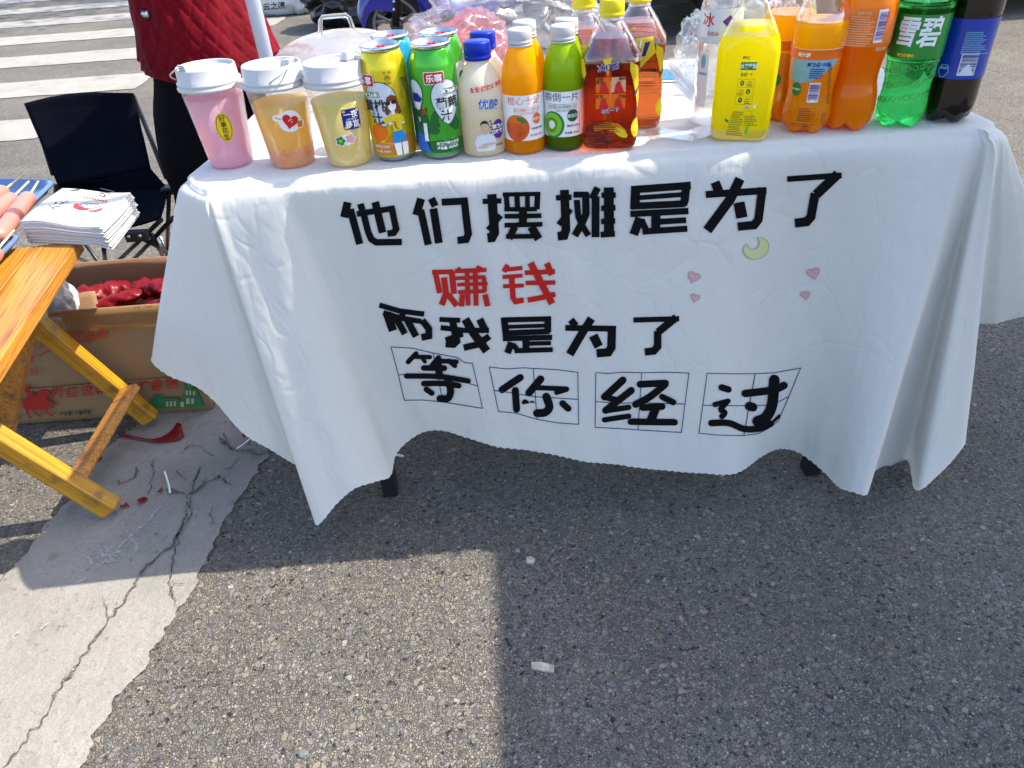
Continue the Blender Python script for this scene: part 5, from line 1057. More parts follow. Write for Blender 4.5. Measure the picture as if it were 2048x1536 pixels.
# ------------------------------------------------------------------ person in the red jacket
PY, PX = 2.06, -.722
root = thing('person', 'person in a red quilted jacket and black trousers standing behind the camping chair', 'person', (PX, PY, 0))
def skin_body(name, joints, edges, m, parent, sub=2):
    me = bpy.data.meshes.new(name); me.from_pydata([j[0] for j in joints], edges, []); o = bpy.data.objects.new(name, me); link(o)
    sk = o.modifiers.new('skin', 'SKIN'); me.skin_vertices  # created with the modifier
    if not me.skin_vertices:
        bm = bmesh.new(); bm.from_mesh(me); bm.verts.layers.skin.verify(); bm.to_mesh(me); bm.free()
    for i, j in enumerate(joints):
        s = me.skin_vertices[0].data[i]; s.radius = (j[1], j[2] if len(j) > 2 else j[1]); s.use_root = (i == 0)
    ss = o.modifiers.new('sub', 'SUBSURF'); ss.levels = sub; ss.render_levels = sub
    me.materials.append(m); local(o, parent)
    return o
x, y = PX, PY
J = [((x, y, .84), .085, .085), ((x, y, 1.0), .085, .085), ((x, y, 1.18), .09, .09), ((x, y, 1.30), .075, .085), ((x, y, 1.385), .05), ((x-.01, y, 1.44), .05),
     ((x-.015, y, 1.50), .085, .075), ((x-.015, y, 1.58), .075, .07),
     ((x, y-.17, 1.30), .055), ((x-.02, y-.21, 1.08), .045), ((x-.14, y-.17, .90), .036), ((x, y+.17, 1.30), .055), ((x-.02, y+.21, 1.08), .045), ((x-.14, y+.17, .90), .036)]
skin_body('body', J, [(0, 1), (1, 2), (2, 3), (3, 4), (4, 5), (5, 6), (6, 7), (3, 8), (8, 9), (9, 10), (3, 11), (11, 12), (12, 13)], M['skin'], root)
skin_body('hair', [((x+.02, y, 1.60), .085, .08), ((x+.05, y, 1.50), .06, .07), ((x+.06, y, 1.40), .04, .06)], [(0, 1), (1, 2)], M['hair'], root)
for dy in (-.03, .03): local(MB().tube([(x-.082, y+dy, 1.545), (x-.094, y+dy, 1.545)], .008, 10).build('eye', M['hair'], None, True), root)
local(MB().tube([(x-.085, y, 1.55), (x-.108, y, 1.518), (x-.085, y, 1.512)], [.006, .012, .008], 10).build('nose', M['skin'], None, True), root); local(MB().tube([(x-.085, y-.022, 1.488), (x-.094, y, 1.486), (x-.085, y+.022, 1.488)], .005, 8).build('mouth', M['sausage'], None, True), root)
for nm_, pts_, rs_ in (('trouser_leg', [(-.02, -.06, .80), (-.035, -.065, .68), (-.07, -.075, .56), (-.088, -.075, .46), (-.078, -.075, .38), (-.03, -.08, .22), (.02, -.08, .06)], [.085, .098, .098, .094, .086, .068, .060]),
                     ('trouser_leg', [(.02, .07, .80), (.02, .075, .68), (.03, .075, .50), (.04, .08, .30), (.065, .085, .06)], [.085, .095, .085, .072, .060])):
    pth = catmull([Vector((x+p[0], y+p[1], p[2])) for p in pts_], 5); rr_ = catmull([Vector((r, 0, 0)) for r in rs_], 5)
    local(MB().tube(pth, [r.x*(1+.03*noise.noise(Vector((i*.4, r.x*9, 1)))) for i, r in enumerate(rr_)], 24).build(nm_, M['trousers'], None, True), root)
for dy, dx in ((-.08, .03), (.085, .07)):
    skin_body('shoe', [((x+dx+.03, y+dy, .045), .045, .045), ((x+dx-.06, y+dy, .04), .04, .036), ((x+dx-.14, y+dy, .033), .034, .026)], [(0, 1), (1, 2)], M['black_plastic'], root)
# quilted jacket: a sleeve-like shell with stitched diamonds
vs, fs = [], []; NT, NZ = 260, 190; z0, z1 = .690, 1.36
for j in range(NZ+1):
    z = z0+(z1-z0)*j/NZ; k = j/NZ
    rx = .112+.066*(1-k)**5+.010*math.sin(k*6)-(.05*max(0, (k-.80)/.20)**2); ry = .190+.015*math.sin(k*3)-(.06*max(0, (k-.85)/.15))
    for i in range(NT):
        t = 2*PI*i/NT; u = t*.175
        q1 = abs(((u+z*.62)/.040) % 1-.5)*2; q2 = abs(((u-z*.62)/.040) % 1-.5)*2
        puff = .0042*(1-max(q1, q2)**5)*(1 if z > .712 else .3)
        wv = .010*noise.noise(Vector((math.cos(t)*2.2, math.sin(t)*2.2, z*5)))+.006*noise.noise(Vector((math.cos(t)*6, math.sin(t)*6, z*11)))
        hem = .0
        if j < 8: hem = -.006+.0015*j*0
        zz = z + (.030*max(0, -math.cos(t))*1.0 if j == 0 else .030*max(0, -math.cos(t))*(1-k)**6)
        vs.append((PX+(rx+puff+wv+hem)*math.cos(t), PY+(ry+puff+wv+hem)*math.sin(t), zz))
for j in range(NZ):
    for i in range(NT): fs.append((j*NT+i, j*NT+(i+1) % NT, (j+1)*NT+(i+1) % NT, (j+1)*NT+i))
local(mesh_obj('jacket', vs, fs, M['quilt']), root); JB = BVHTree.FromPolygons([Vector(v) for v in vs], fs)
for s in (-1, 1):
    o = skin_body('sleeve', [((x, y+s*.15, 1.325), .085), ((x-.02, y+s*.21, 1.08), .072), ((x-.125, y+s*.178, .925), .060)], [(0, 1), (1, 2)], M['quilt'], root)
q0, n0_, _, _ = JB.ray_cast(CAM_POS, ray(293, 28).normalized())
if q0 is not None:
    if n0_.dot(CAM_POS-q0) < 0: n0_ = -n0_
    for dz in (0, .12, .24, .36):
        q = q0+Vector((.06*dz, 0, dz)); n = n0_
        o = MB().tube([q-n*.004, q+n*.006], .0125, 18).build('button_rim', M['black_plastic'], None, True); local(o, root)
        o = MB().tube([q+n*.004, q+n*.0085], .0085, 16).build('button', M['chrome'], None, True); local(o, root)

# ------------------------------------------------------------------ camping chair
YB = 2.28
c_tl, c_tr = Y(50, 208, YB), Y(268, 187, YB-.02)
c_br, c_bl = Y(302, 338, 2.12), Y(118, 372, 2.14)
s_rb, s_rf, s_lf, s_lb = P(338, 379, .37), P(322, 440, .355), P(205, 470, .345), P(112, 372, .37)
root = thing('camping_chair', 'black folding camping chair with cloth seat behind the cardboard box', 'chair', ((s_rb.x+s_lb.x)/2, 2.05, 0))
def grid(a, b, c, d, n, m, f):
    vs = [];
    for j in range(m+1):
        for i in range(n+1):
            u, v = i/n, j/m; vs.append(a.lerp(b, u).lerp(d.lerp(c, u), v)+f(u, v))
    return vs, [(j*(n+1)+i, j*(n+1)+i+1, (j+1)*(n+1)+i+1, (j+1)*(n+1)+i) for j in range(m) for i in range(n)]
def fold(u, v): return Vector((0, .035*math.sin(PI*u)*(.3+v)*(1 if v < .7 else (1-v)/.3)+.012*noise.noise(Vector((u*3, v*3, 5)))*(1-v), .012*math.sin(PI*u)*(1 if v < .1 else 0)))
vs, fs = grid(c_tl, c_tr, c_br, c_bl, 24, 20, fold)
for i in range(25):                  # waist the lower half like the slung cloth
    for j in range(21):
        v = j/20; k = 1-.10*math.sin(PI*min(1, v*1.15)); mid = (vs[j*25]+vs[j*25+24])/2; p = vs[j*25+i]
vs = [Vector(v) for v in vs]
o = mesh_obj('backrest', vs, fs, M['fabric_black']); sd = o.modifiers.new('s', 'SOLIDIFY'); sd.thickness = .006; local(o, root)
vs, fs = grid(c_bl, c_br, s_rb, s_lb, 16, 6, lambda u, v: Vector((0, 0, 0)))
o = mesh_obj('seat_back_flap', vs, fs, M['fabric_black']); sd = o.modifiers.new('s', 'SOLIDIFY'); sd.thickness = .005; local(o, root)
vs, fs = grid(s_lb, s_rb, s_rf, s_lf, 16, 12, lambda u, v: Vector((0, 0, -.035*math.sin(PI*u)*math.sin(PI*v)-.004*noise.noise(Vector((u*4, v*4, 2))))))
o = mesh_obj('seat', vs, fs, M['fabric_black']); sd = o.modifiers.new('s', 'SOLIDIFY'); sd.thickness = .006; local(o, root)
fr_ = Vector((s_rb.x+.0, s_rb.y-.02, 0)); gl = lambda px, py: P(px, py, .008)
hub = (s_rf+s_lf)/2+Vector((.01, -.01, -.02)); hub2 = (s_rb+s_rf)/2
R_ft, L_ft, RB_ft, LB_ft = gl(345, 560), gl(205, 560), gl(352, 500), gl(120, 520)
def rod(a, b, r=.0065, name='leg', m='black_metal'): return local(MB().tube([a, b], r, 10).build(name, M[m], None, True), root)
rod(s_rb+Vector((0, 0, .0)), gl(334, 512)); rod(s_rb+Vector((.012, .012, 0)), gl(368, 478)); rod(s_rf, gl(212, 545)); rod(s_rf+Vector((.03, .01, 0)), gl(240, 548))
rod(hub+Vector((.0, 0, 0)), gl(342, 508)); rod(hub+Vector((.03, .02, -.01)), gl(330, 520)); rod(s_lf, gl(212, 540)); rod(s_lb, gl(110, 540)); rod(s_lb, gl(165, 500)); rod(gl(150, 480)+Vector((0, 0, .1)), gl(205, 535))
rod(c_tr+Vector((-.01, .012, -.01)), s_rb+Vector((.0, .01, .03)), .007, 'back_post'); rod(c_tl+Vector((.01, .012, -.01)), s_lb+Vector((.0, .01, .03)), .007, 'back_post')
local(MB().tube([gl(334, 512)+Vector((0, 0, .012)), gl(334, 512)+Vector((0, 0, .075))], .0078, 10).build('foot_sleeve', M['chrome'], None, True), root)
local(MB().box(s_rb, (.035, .04, .022)).build('corner_joint', M['black_plastic'], None, bevel=.004), root)
local(MB().box(hub, (.06, .022, .03)).build('hub', M['black_plastic'], None, bevel=.004), root)
for q in (-.015, .015): local(MB().tube([hub+Vector((q, -.010, .004)), hub+Vector((q, -.016, .004))], .0045, 10).build('rivet', M['chrome'], None, True), root)

# ------------------------------------------------------------------ cardboard box with red wrapped packs
bx0, bx1, by0, by1, bh = -1.31, -.765, 1.478, 1.75, .312
root = thing('cardboard_box', 'open brown cardboard box with red Chinese print beneath the wooden table', 'box', ((bx0+bx1)/2, (by0+by1)/2, 0))
def panel(name, a, b, c, d, m, bulge=.0, seed=0, th=.004, n=26, k=14):
    nrm = (b-a).cross(d-a).normalized()
    vs, fs = grid(a, b, c, d, n, k, lambda u, v: nrm*(bulge*math.sin(PI*u)*math.sin(PI*v)+.0035*noise.noise(Vector((u*5, v*4, seed)))*min(1, 12*min(u, 1-u, v+.02, 1-v+.02))))
    o = mesh_obj(name, vs, fs, m); s = o.modifiers.new('s', 'SOLIDIFY'); s.thickness = th; s.offset = -1; local(o, root); return o
V = Vector
panel('front_panel', V((bx0, by0, .004)), V((bx1, by0, .004)), V((bx1, by0+.006, bh)), V((bx0, by0+.006, bh)), M['card_box'], -.004, 1)
panel('back_panel', V((bx1, by1, .004)), V((bx0, by1, .004)), V((bx0, by1+.02, bh-.01)), V((bx1, by1+.02, bh-.01)), M['card_in'], .006, 2)
panel('side_panel', V((bx1, by0+.001, .004)), V((bx1, by1, .004)), V((bx1-.005, by1+.015, bh-.01)), V((bx1-.005, by0+.007, bh)), M['card_box'], .004, 3)
panel('side_panel', V((bx0, by1, .004)), V((bx0, by0+.001, .004)), V((bx0, by0+.007, bh)), V((bx0, by1+.015, bh)), M['card_box'], 0, 4)
panel('bottom_panel', V((bx0, by0+.003, .006)), V((bx1, by0+.003, .006)), V((bx1, by1-.003, .006)), V((bx0, by1-.003, .006)), M['card_in'], 0, 5)
o = panel('crease', V((bx0+.002, by0-.0055, .103)), V((bx1-.002, by0-.0055, .108)), V((bx1-.002, by0-.0055, .114)), V((bx0+.002, by0-.0055, .110)), M['card_box'], 0, 7, .002, 12, 1); o['label'] = 'horizontal crease across the front'
o = panel('packing_tape', V((bx0+.01, by0-.0035, bh-.055)), V((bx1-.004, by0-.0035, bh-.052)), V((bx1-.004, by0+.0012, bh-.001)), V((bx0+.01, by0+.0012, bh-.001)), M['tape'], 0, 8, .0006, 20, 3)
def onbox(px, py, i=0):
    p = Y(px, py, by0-.008); return Vector((p.x, by0-.0095-.0002*i+.006*max(0, p.z)/bh, p.z))
def bdec(name, shp, m): return local(decal(name, shp, lambda u, v, i: onbox(u, -v, i), M[m], None, 12), root)
ZB = (0, 580, 2048/460)
def bt(s, size, cx, cy, bold=.0, rot=0.07): x, y = ZB[0]+cx/ZB[2], ZB[1]+cy/ZB[2]; return text2d(s, size/ZB[2], x, -y, bold, rot=rot)
bdec('lettering', [bt('网', 108, 510, 915, .012), bt('红', 108, 640, 905, .012), bt('流', 108, 775, 893, .012), bt('金', 108, 895, 890, .012)], 'box_red'); bdec('lettering', [bt('烤', 104, 1285, 855, .012), bt('香', 108, 1395, 848, .012), bt('肠', 108, 1530, 832, .012)], 'box_red')
bdec('lettering', [bt('同的品质!', 92, 770, 410, .01, .09)], 'box_red'); bdec('brush_line', [line2d([(x/ZB[2], -(580+y/ZB[2])) for x, y in ((345, 590), (420, 550), (560, 505), (700, 470), (832, 458))], 2.4), line2d([(x/ZB[2], -(580+y/ZB[2])) for x, y in ((330, 440), (375, 470), (350, 520), (395, 500))], 2.2)], 'box_red')
for k, (cx, cy) in enumerate(((240, 400), (250, 520), (270, 620), (300, 730))): bdec('lettering', [bt('流金烤肠'[k], 80, cx, cy, 0, .1)], 'box_red')
bdec('lettering', [bt('净含量: 计量称重', 38, 672, 1094, .02, .05)], 'box_black'); bdec('lettering', [bt('品质!', 40, 150, 1130, .02, .05)], 'box_black')
hp = [(185, 865), (210, 850), (240, 860), (255, 890), (262, 905), (285, 925), (300, 940), (320, 935), (335, 905), (365, 885), (400, 885), (425, 895), (442, 920), (440, 950), (415, 950), (425, 985), (450, 995), (475, 1010), (487, 1045), (470, 1055), (462, 1030), (435, 1025), (420, 1045), (430, 1085), (470, 1105), (485, 1125), (455, 1120), (415, 1095), (395, 1060), (340, 1065), (310, 1060), (335, 1090), (385, 1130), (345, 1125), (300, 1085), (280, 1055), (255, 1080), (270, 1120), (298, 1145), (262, 1140), (235, 1090), (225, 1060), (205, 1050), (200, 1020), (178, 1005), (180, 985), (235, 965), (250, 955), (240, 920), (220, 905), (205, 890)]
bdec('printed_rider', [tri2d([(x/ZB[2], -(580+y/ZB[2])) for x, y in hp]), line2d([(x/ZB[2], -(580+y/ZB[2])) for x, y in ((255, 820), (300, 925))], 1.2)], 'box_red')
gp = [(1330, 1055), (1335, 985), (1375, 950), (1410, 935), (1450, 950), (1455, 965), (1580, 960), (1600, 990), (1625, 950), (1645, 930), (1640, 820), (1658, 760), (1700, 810), (1720, 880), (1755, 885), (1770, 940), (1800, 985), (1815, 1040)]
bdec('printed_church', [tri2d([(x/ZB[2], -(580+y/ZB[2])) for x, y in gp])], 'box_green')
M['card_plain'] = mat('card_highlight', (.42, .36, .20), .85)
def qd(x0, y0, x1, y1): return [(x0/ZB[2], -(580+y1/ZB[2])), (x1/ZB[2], -(580+y1/ZB[2])), (x1/ZB[2], -(580+y0/ZB[2])), (x0/ZB[2], -(580+y0/ZB[2]))], [(0, 1, 2, 3)]
bdec('printed_windows', [qd(1668, 830, 1690, 860), qd(1655, 895, 1672, 935), qd(1685, 893, 1702, 933), qd(1720, 900, 1738, 935), qd(1480, 990, 1500, 1035), qd(1515, 988, 1535, 1032), qd(1550, 985, 1570, 1030), qd(1660, 960, 1690, 1010), qd(1705, 960, 1730, 1008), qd(1610, 990, 1640, 1035)], 'card_plain')
for k, cx in enumerate((480, 590, 690, 825, 1210, 1310, 1440)):
    y = 225+(480-cx)*.085; bdec('tape_print', [line2d([(x/ZB[2], -(580+yy/ZB[2])) for x, yy in ((cx-25, y-15), (cx-20, y+12), (cx, y-4), (cx+22, y+12), (cx+28, y-18))], 1.0)], 'box_red')
packs = [((-1.03, 1.68, .255), .14, .026, .5, -.1, 'dark red packet against the back wall of the box'), ((-.90, 1.67, .262), .13, .024, -.35, .2, 'red packet leaning on the back wall near its torn patch'), (( -.985, 1.60, .262),   .175, .020, .28, .16, 'long red plastic sausage packet lying slanted in the middle of the box'), ((-.955, 1.545, .225), .170, .024, .02, .05, 'red plastic sausage packet nearest the front panel of the box'),
         ((-.86, 1.60, .235), .12, .028, -.9, .12, 'red plastic packet standing on edge near the right end of the box'), ((-.80, 1.56, .265), .10, .022, .1, -.15, 'bright red packet in the right corner of the box'), ((-1.10, 1.53, .245), .12, .036, -.1, .05, 'red plastic packet beside the white paper in the box')]
for k, (c, ln, r, rz, tilt, lb) in enumerate(packs):
    pr_ = []; n = 26; m_ = 18; vs = []
    for i in range(n+1):
        t = -1+2*i/n; rr_ = r*(1-abs(t)**5)**.5 if abs(t) < .999 else 0; fl = max(0, abs(t)-.75)*4
        for j in range(m_):
            a = 2*PI*j/m_; nn = 1+.38*noise.noise(Vector((t*3.5, math.cos(a)*1.5+k, math.sin(a)*1.5)))+.24*noise.noise(Vector((t*12, math.cos(a)*4, math.sin(a)*4+k)))
            vs.append(V((t*ln/2, (r*.25+rr_)*nn*math.cos(a)*(1+.5*fl), (r*.05+rr_)*.8*nn*math.sin(a)*(1-fl*.6))))
    Mx = Matrix.Translation(V(c)) @ Matrix.Rotation(rz, 4, 'Z') @ Matrix.Rotation(-tilt, 4, 'Y')
    o = mesh_obj('sausage_packet', [Mx @ v for v in vs], [(i*m_+j, i*m_+(j+1) % m_, (i+1)*m_+(j+1) % m_, (i+1)*m_+j) for i in range(n) for j in range(m_)], M['red_film'])
    tag(o, lb, 'packet', 'red packets in the cardboard box')
tag(crumple('crumpled_paper', (-1.085, 1.58, .28), (.05, .035, .075), M['paper'], 5, sub=4, amp=.35), 'crumpled white paper sticking out of the cardboard box', 'paper')
o = MB().box((0, 0, 0), (.012, .004, .0)).v
cs, cf_ = grid(V((-1.05, 1.53, .21)), V((-.985, 1.55, .23)), V((-1.00, 1.60, .30)), V((-1.075, 1.585, .285)), 6, 6, lambda u, v: V((0, 0, .008*math.sin(PI*u))))
o = mesh_obj('cardboard_scrap', cs, cf_, M['card_in']); s = o.modifiers.new('s', 'SOLIDIFY'); s.thickness = .003; tag(o, 'loose flap of cardboard between the red packets', 'cardboard')
# filling under the packets so that the box is not empty
o = crumple('plastic_liner', (-1.04, 1.613, .12), (.25, .11, .12), M['red_film'], 30, sub=5, amp=.22, floor=.012)
tag(o, 'dark red crumpled plastic filling the cardboard box under the packets', 'plastic wrap')

# ------------------------------------------------------------------ wooden folding table
WH = .50
ca, cb = P(160, 479, WH), P(0, 722, WH); e = (cb-ca).normalized(); ez = Vector((-e.y, e.x, 0))   # e towards the camera
if ez.x > 0: ez = -ez                                                                       # ez to the left
root = thing('wooden_table', 'varnished yellow pine folding table with crossed legs at the left', 'table', (ca.x, ca.y, 0))
def wp(u, v, z): return ca+e*u+ez*v+Vector((0, 0, z-WH))
LT = .62
def local_box(name, u0, u1, v0, v1, z0, z1, m, bevel=.002):
    mb = MB(); vs = [wp(u, v, z) for z in (z0, z1) for u, v in ((u0, v0), (u1, v0), (u1, v1), (u0, v1))]
    mb.add(vs, [(0, 1, 2, 3), (7, 6, 5, 4), (0, 4, 5, 1), (1, 5, 6, 2), (2, 6, 7, 3), (3, 7, 4, 0)])
    o = mb.build(name, m, None, bevel=bevel); local(o, root)
    bm = bmesh.new(); bm.from_mesh(o.data); bmesh.ops.recalc_face_normals(bm, faces=bm.faces); bm.to_mesh(o.data); bm.free(); return o
ang = math.atan2(e.x, -e.y)
def woodbox(name, u0, u1, v0, v1, z0, z1, mkey):
    # object axes follow the table so that the grain runs along it
    o = bpy.data.objects.new(name, bpy.data.meshes.new(name)); cx = wp((u0+u1)/2, (v0+v1)/2, (z0+z1)/2); mb = MB().box((0, 0, 0), (v1-v0, u1-u0, z1-z0))
    o.data.from_pydata([tuple(v) for v in mb.v], [], mb.f); o.data.materials.append(M[mkey]); link(o)
    b = o.modifiers.new('bevel', 'BEVEL'); b.width = .0025; b.segments = 2
    o.parent = root; o.location = cx-root.location; o.rotation_euler = (0, 0, ang); return o
for k in range(5): woodbox('plank', 0, LT, .0015+.088*k, .0865+.088*k, WH-.026, WH, 'wood')
woodbox('rail', .03, LT-.03, .045, .070, WH-.054, WH-.0265, 'wood_old')
woodbox('rail', .03, LT-.03, .36, .385, WH-.054, WH-.0265, 'wood_old')
def wleg(a, b, wd, th, mkey, name='leg', up=(0, 0, 1)):
    a, b = Vector(a), Vector(b); d = (b-a); L0 = d.length; o = bpy.data.objects.new(name, bpy.data.meshes.new(name)); mb = MB().box((0, 0, 0), (L0, wd, th))
    o.data.from_pydata([tuple(v) for v in mb.v], [], mb.f); o.data.materials.append(M[mkey]); link(o)
    bv = o.modifiers.new('bevel', 'BEVEL'); bv.width = .006; bv.segments = 3
    x = d.normalized(); z = (Vector(up)-x*x.dot(Vector(up))).normalized(); yv = z.cross(x)
    R3 = Matrix((x, yv, z)).transposed().to_4x4(); o.matrix_world = Matrix.Translation((a+b)/2) @ R3
    o.parent = root; o.matrix_parent_inverse = Matrix.Translation(-root.location); return o
f1, f2 = P(303, 838, .022), P(225, 1018, .022)
t1, t2 = Y(48, 625, f1.y-.015), Y(-130, 800, f2.y)
wleg(t1, f1, .034, .042, 'wood_leg'); wleg(t2, f2, .036, .046, 'wood_leg')
l1a, l1b = Y(55, 600, 1.30), Y(8, 852, 1.33); wleg(l1a, l1b+(l1b-l1a).normalized()*.02, .034, .046, 'wood_old', up=(1, 0, .1))
l2a, l2b = Y(-60, 700, 1.10), Y(-150, 1000, 1.14); wleg(l2a, l2b, .034, .040, 'wood_old', up=(1, 0, 0))
b1, b2 = Y(262, 775, f1.y-.055), Y(152, 960, f2.y+.02); 
bo = wleg(b1, b2, .060, .020, 'wood_old', 'brace', up=(-.5, -.2, .85))
for a_, b_ in ((P(88, 622, .445), P(62, 640, .445)),):
    local(MB().tube([Y(82, 622, 1.335), Y(40, 640, 1.335)], .017, 16).build('dowel', M['wood_end'], None, True), root)
# stack of paper bags on the corner
sc_ = [P(41, 447, .545), P(200, 452, .545), P(262, 386, .545), P(126, 376, .545)]
cen = sum(sc_, Vector())/4
root = thing('paper_bag_stack', 'stack of white printed paper bags on the corner of the wooden table', 'paper bags', (cen.x, cen.y, WH))
NB = 16
def bagz(u, v): return .006*math.sin(u*5.5+.5)*(1-v*.5)+.003*math.sin(v*4+u*3)
rr = random.Random(12)
for k in range(NB):
    z = WH+.003+.042*k/(NB-1); dx, dy = rr.uniform(-.0035, .0035), rr.uniform(-.003, .003); ex = .0045*(NB-1-k)/NB
    q = [Vector((p.x+dx, p.y+dy, z)) for p in sc_]; q[1].x += ex+rr.uniform(-.002, .003); q[2].x += rr.uniform(-.002, .004)
    amp = (k/NB)*1.0
    vs, fs = grid(q[0], q[1], q[2], q[3], 16, 6, lambda u, v: Vector((0, 0, bagz(u, v)*amp+(-.010*max(0, u-.8)*5*(1-amp)))))
    o = mesh_obj('paper_bag', vs, fs, M['paper']); s = o.modifiers.new('s', 'SOLIDIFY'); s.thickness = .0021; s.offset = -1; local(o, root)
tv = BVHTree.FromPolygons([v for v in vs], fs)
def onbag(px, py, i=0):
    h, n, _, _ = tv.ray_cast(CAM_POS, ray(px, py).normalized()); return (h or P(px, py, WH+.046))+Vector((0, 0, .0008+.0002*i))
ZP = (0, 330, 2019/460)
def pd(name, shp, m): return local(decal(name, shp, lambda u, v, i: onbag(u, -v, i), M[m], None, 8), root)
def pp(pts): return [(x/ZP[2], -(330+y/ZP[2])) for x, y in pts]
pd('printed_line', [line2d(pp([(880, 208), (1005, 236)]), 1.4), line2d(pp([(862, 268), (872, 235), (962, 252), (950, 285), (862, 268)]), .8)], 'l_black'); pd('printed_mark', [line2d(pp([(875, 262), (890, 250), (915, 258), (925, 270), (905, 278), (885, 270)]), 1.6)], 'l_black')
pd('printed_text', [line2d(pp([(620, 222+8*k), (700, 215+8*k)]), .9) for k in range(2)]+[line2d(pp([(430, 355), (455, 372), (480, 385)]), 1.2), line2d(pp([(460, 395), (490, 365), (530, 370)]), 1.2), line2d(pp([(480, 345), (500, 330)]), 2.6), line2d(pp([(520, 350), (560, 340), (540, 322)]), 1.1), line2d(pp([(555, 335), (600, 330), (580, 290)]), 1.0)], 'l_black')
pd('red_lettering', [line2d(pp([(740+24*k, 282+5*k), (754+24*k, 284+5*k)]), 1.8) for k in range(9)]+[line2d(pp([(735+24*k, 296+5*k), (750+24*k, 299+5*k)]), 1.8) for k in range(9)], 'box_red')
pd('printed_picture', [tri2d(pp([(640, 370), (655, 345), (690, 340), (700, 360), (740, 375), (790, 385), (760, 400), (700, 398), (660, 385)])), tri2d(pp([(770, 402), (830, 400), (880, 385), (908, 372), (890, 400), (840, 415), (790, 412)]))], 'l_red')
pd('picture_outline', [line2d(pp([(740, 330), (770, 350), (785, 380), (765, 400), (730, 370), (700, 350), (740, 330)]), .8), line2d(pp([(760, 325), (800, 340), (860, 345), (880, 370), (840, 375), (790, 385)]), .8)], 'l_black')

# trays and sausages
def tray(name, label, pts, z, seed):
    c = sum(pts, Vector())/len(pts); root = thing(name, label, 'tray', (c.x, c.y, WH), 'blue serving trays')
    def ringp(s, zz): return [c.lerp(p, s)*1.0 for p in pts], zz
    path = []; n = len(pts)
    for i in range(n):               # rounded corners
        a, p, b = pts[i-1], pts[i], pts[(i+1) % n]; r = .035
        p0 = p+(a-p).normalized()*r; p1 = p+(b-p).normalized()*r
        for k in range(7):
            t = k/6; path.append(p0.lerp(p, t).lerp(p.lerp(p1, t), t))
    rings = [(1.0, z+.018), (1.0, z+.021), (.965, z+.022), (.95, z+.019), (.90, z+.004), (.80, z+.003), (.02, z+.003)]; vs = []
    for s, zz in rings: vs += [Vector((c.x+(p.x-c.x)*s, c.y+(p.y-c.y)*s, zz)) for p in path]
    m_ = len(path); fs = [(j*m_+i, j*m_+(i+1) % m_, (j+1)*m_+(i+1) % m_, (j+1)*m_+i) for j in range(len(rings)-1) for i in range(m_)]
    o = mesh_obj('tray_body', vs, fs, M['tray']); s_ = o.modifiers.new('s', 'SOLIDIFY'); s_.thickness = .0025; local(o, root); return root
zt = WH+.001
p_a, p_b = P(96, 356, WH+.022), P(-6, 474, WH+.022); dd = Vector((-.30, .06, 0))
tray('serving_tray', 'blue metal tray of pink sausages at the back of the wooden table', [p_a+Vector((.03, -.02, 0)), p_b, p_b+dd, p_a+dd*.8], zt, 1)
p_c, p_d = P(44, 468, WH+.022), P(-30, 540, WH+.022)
tray('serving_tray', 'second blue tray, mostly cut off at the left edge near the front', [p_c, p_d, p_d+dd, p_c+dd*1.0+Vector((0, .01, 0))], zt, 2)
def sausage(a, b, r, lb, sa=None, sb=None):
    a, b = Vector(a), Vector(b); d = (b-a).normalized(); c = a.lerp(b, .5)
    root = thing('sausage', lb, 'sausage', c, 'pink sausages on bamboo sticks')
    pts = [a+d*(-r*.95), a+d*(-r*.8), a+d*(-r*.4), a]+[a.lerp(b, t) for t in (.2, .4, .6, .8)]+[b, b+d*r*.4, b+d*r*.8, b+d*r*.95]
    rs = [r*.25, r*.6, r*.9, r, r*1.02, r*1.0, r*1.03, r*1.0, r, r*.9, r*.6, r*.25]
    local(MB().tube(pts, rs, 20).build('sausage_body', M['sausage'], None, True), root)
    local(MB().tube([b+d*(r*.9-.03), b+d*(r*.9+.085)+Vector((0, 0, .006))], .0024, 8).build('stick', M['stick'], None, True), root)
zs = WH+.032
def PS(x, y, z=zs): return P(x, y, z)
sausage(PS(0, 470), PS(56, 397), .0165, 'nearest pink sausage, in front on the blue tray', )
sausage(PS(-40, 450), PS(22, 399), .0165, 'middle pink sausage on the blue tray')
sausage(PS(-50, 420), PS(4, 384), .0165, 'farthest pink sausage, at the back of the blue tray')
sausage(PS(-60, 555), PS(-12, 508), .016, 'sausage on the front tray with its stick pointing at the paper bags')

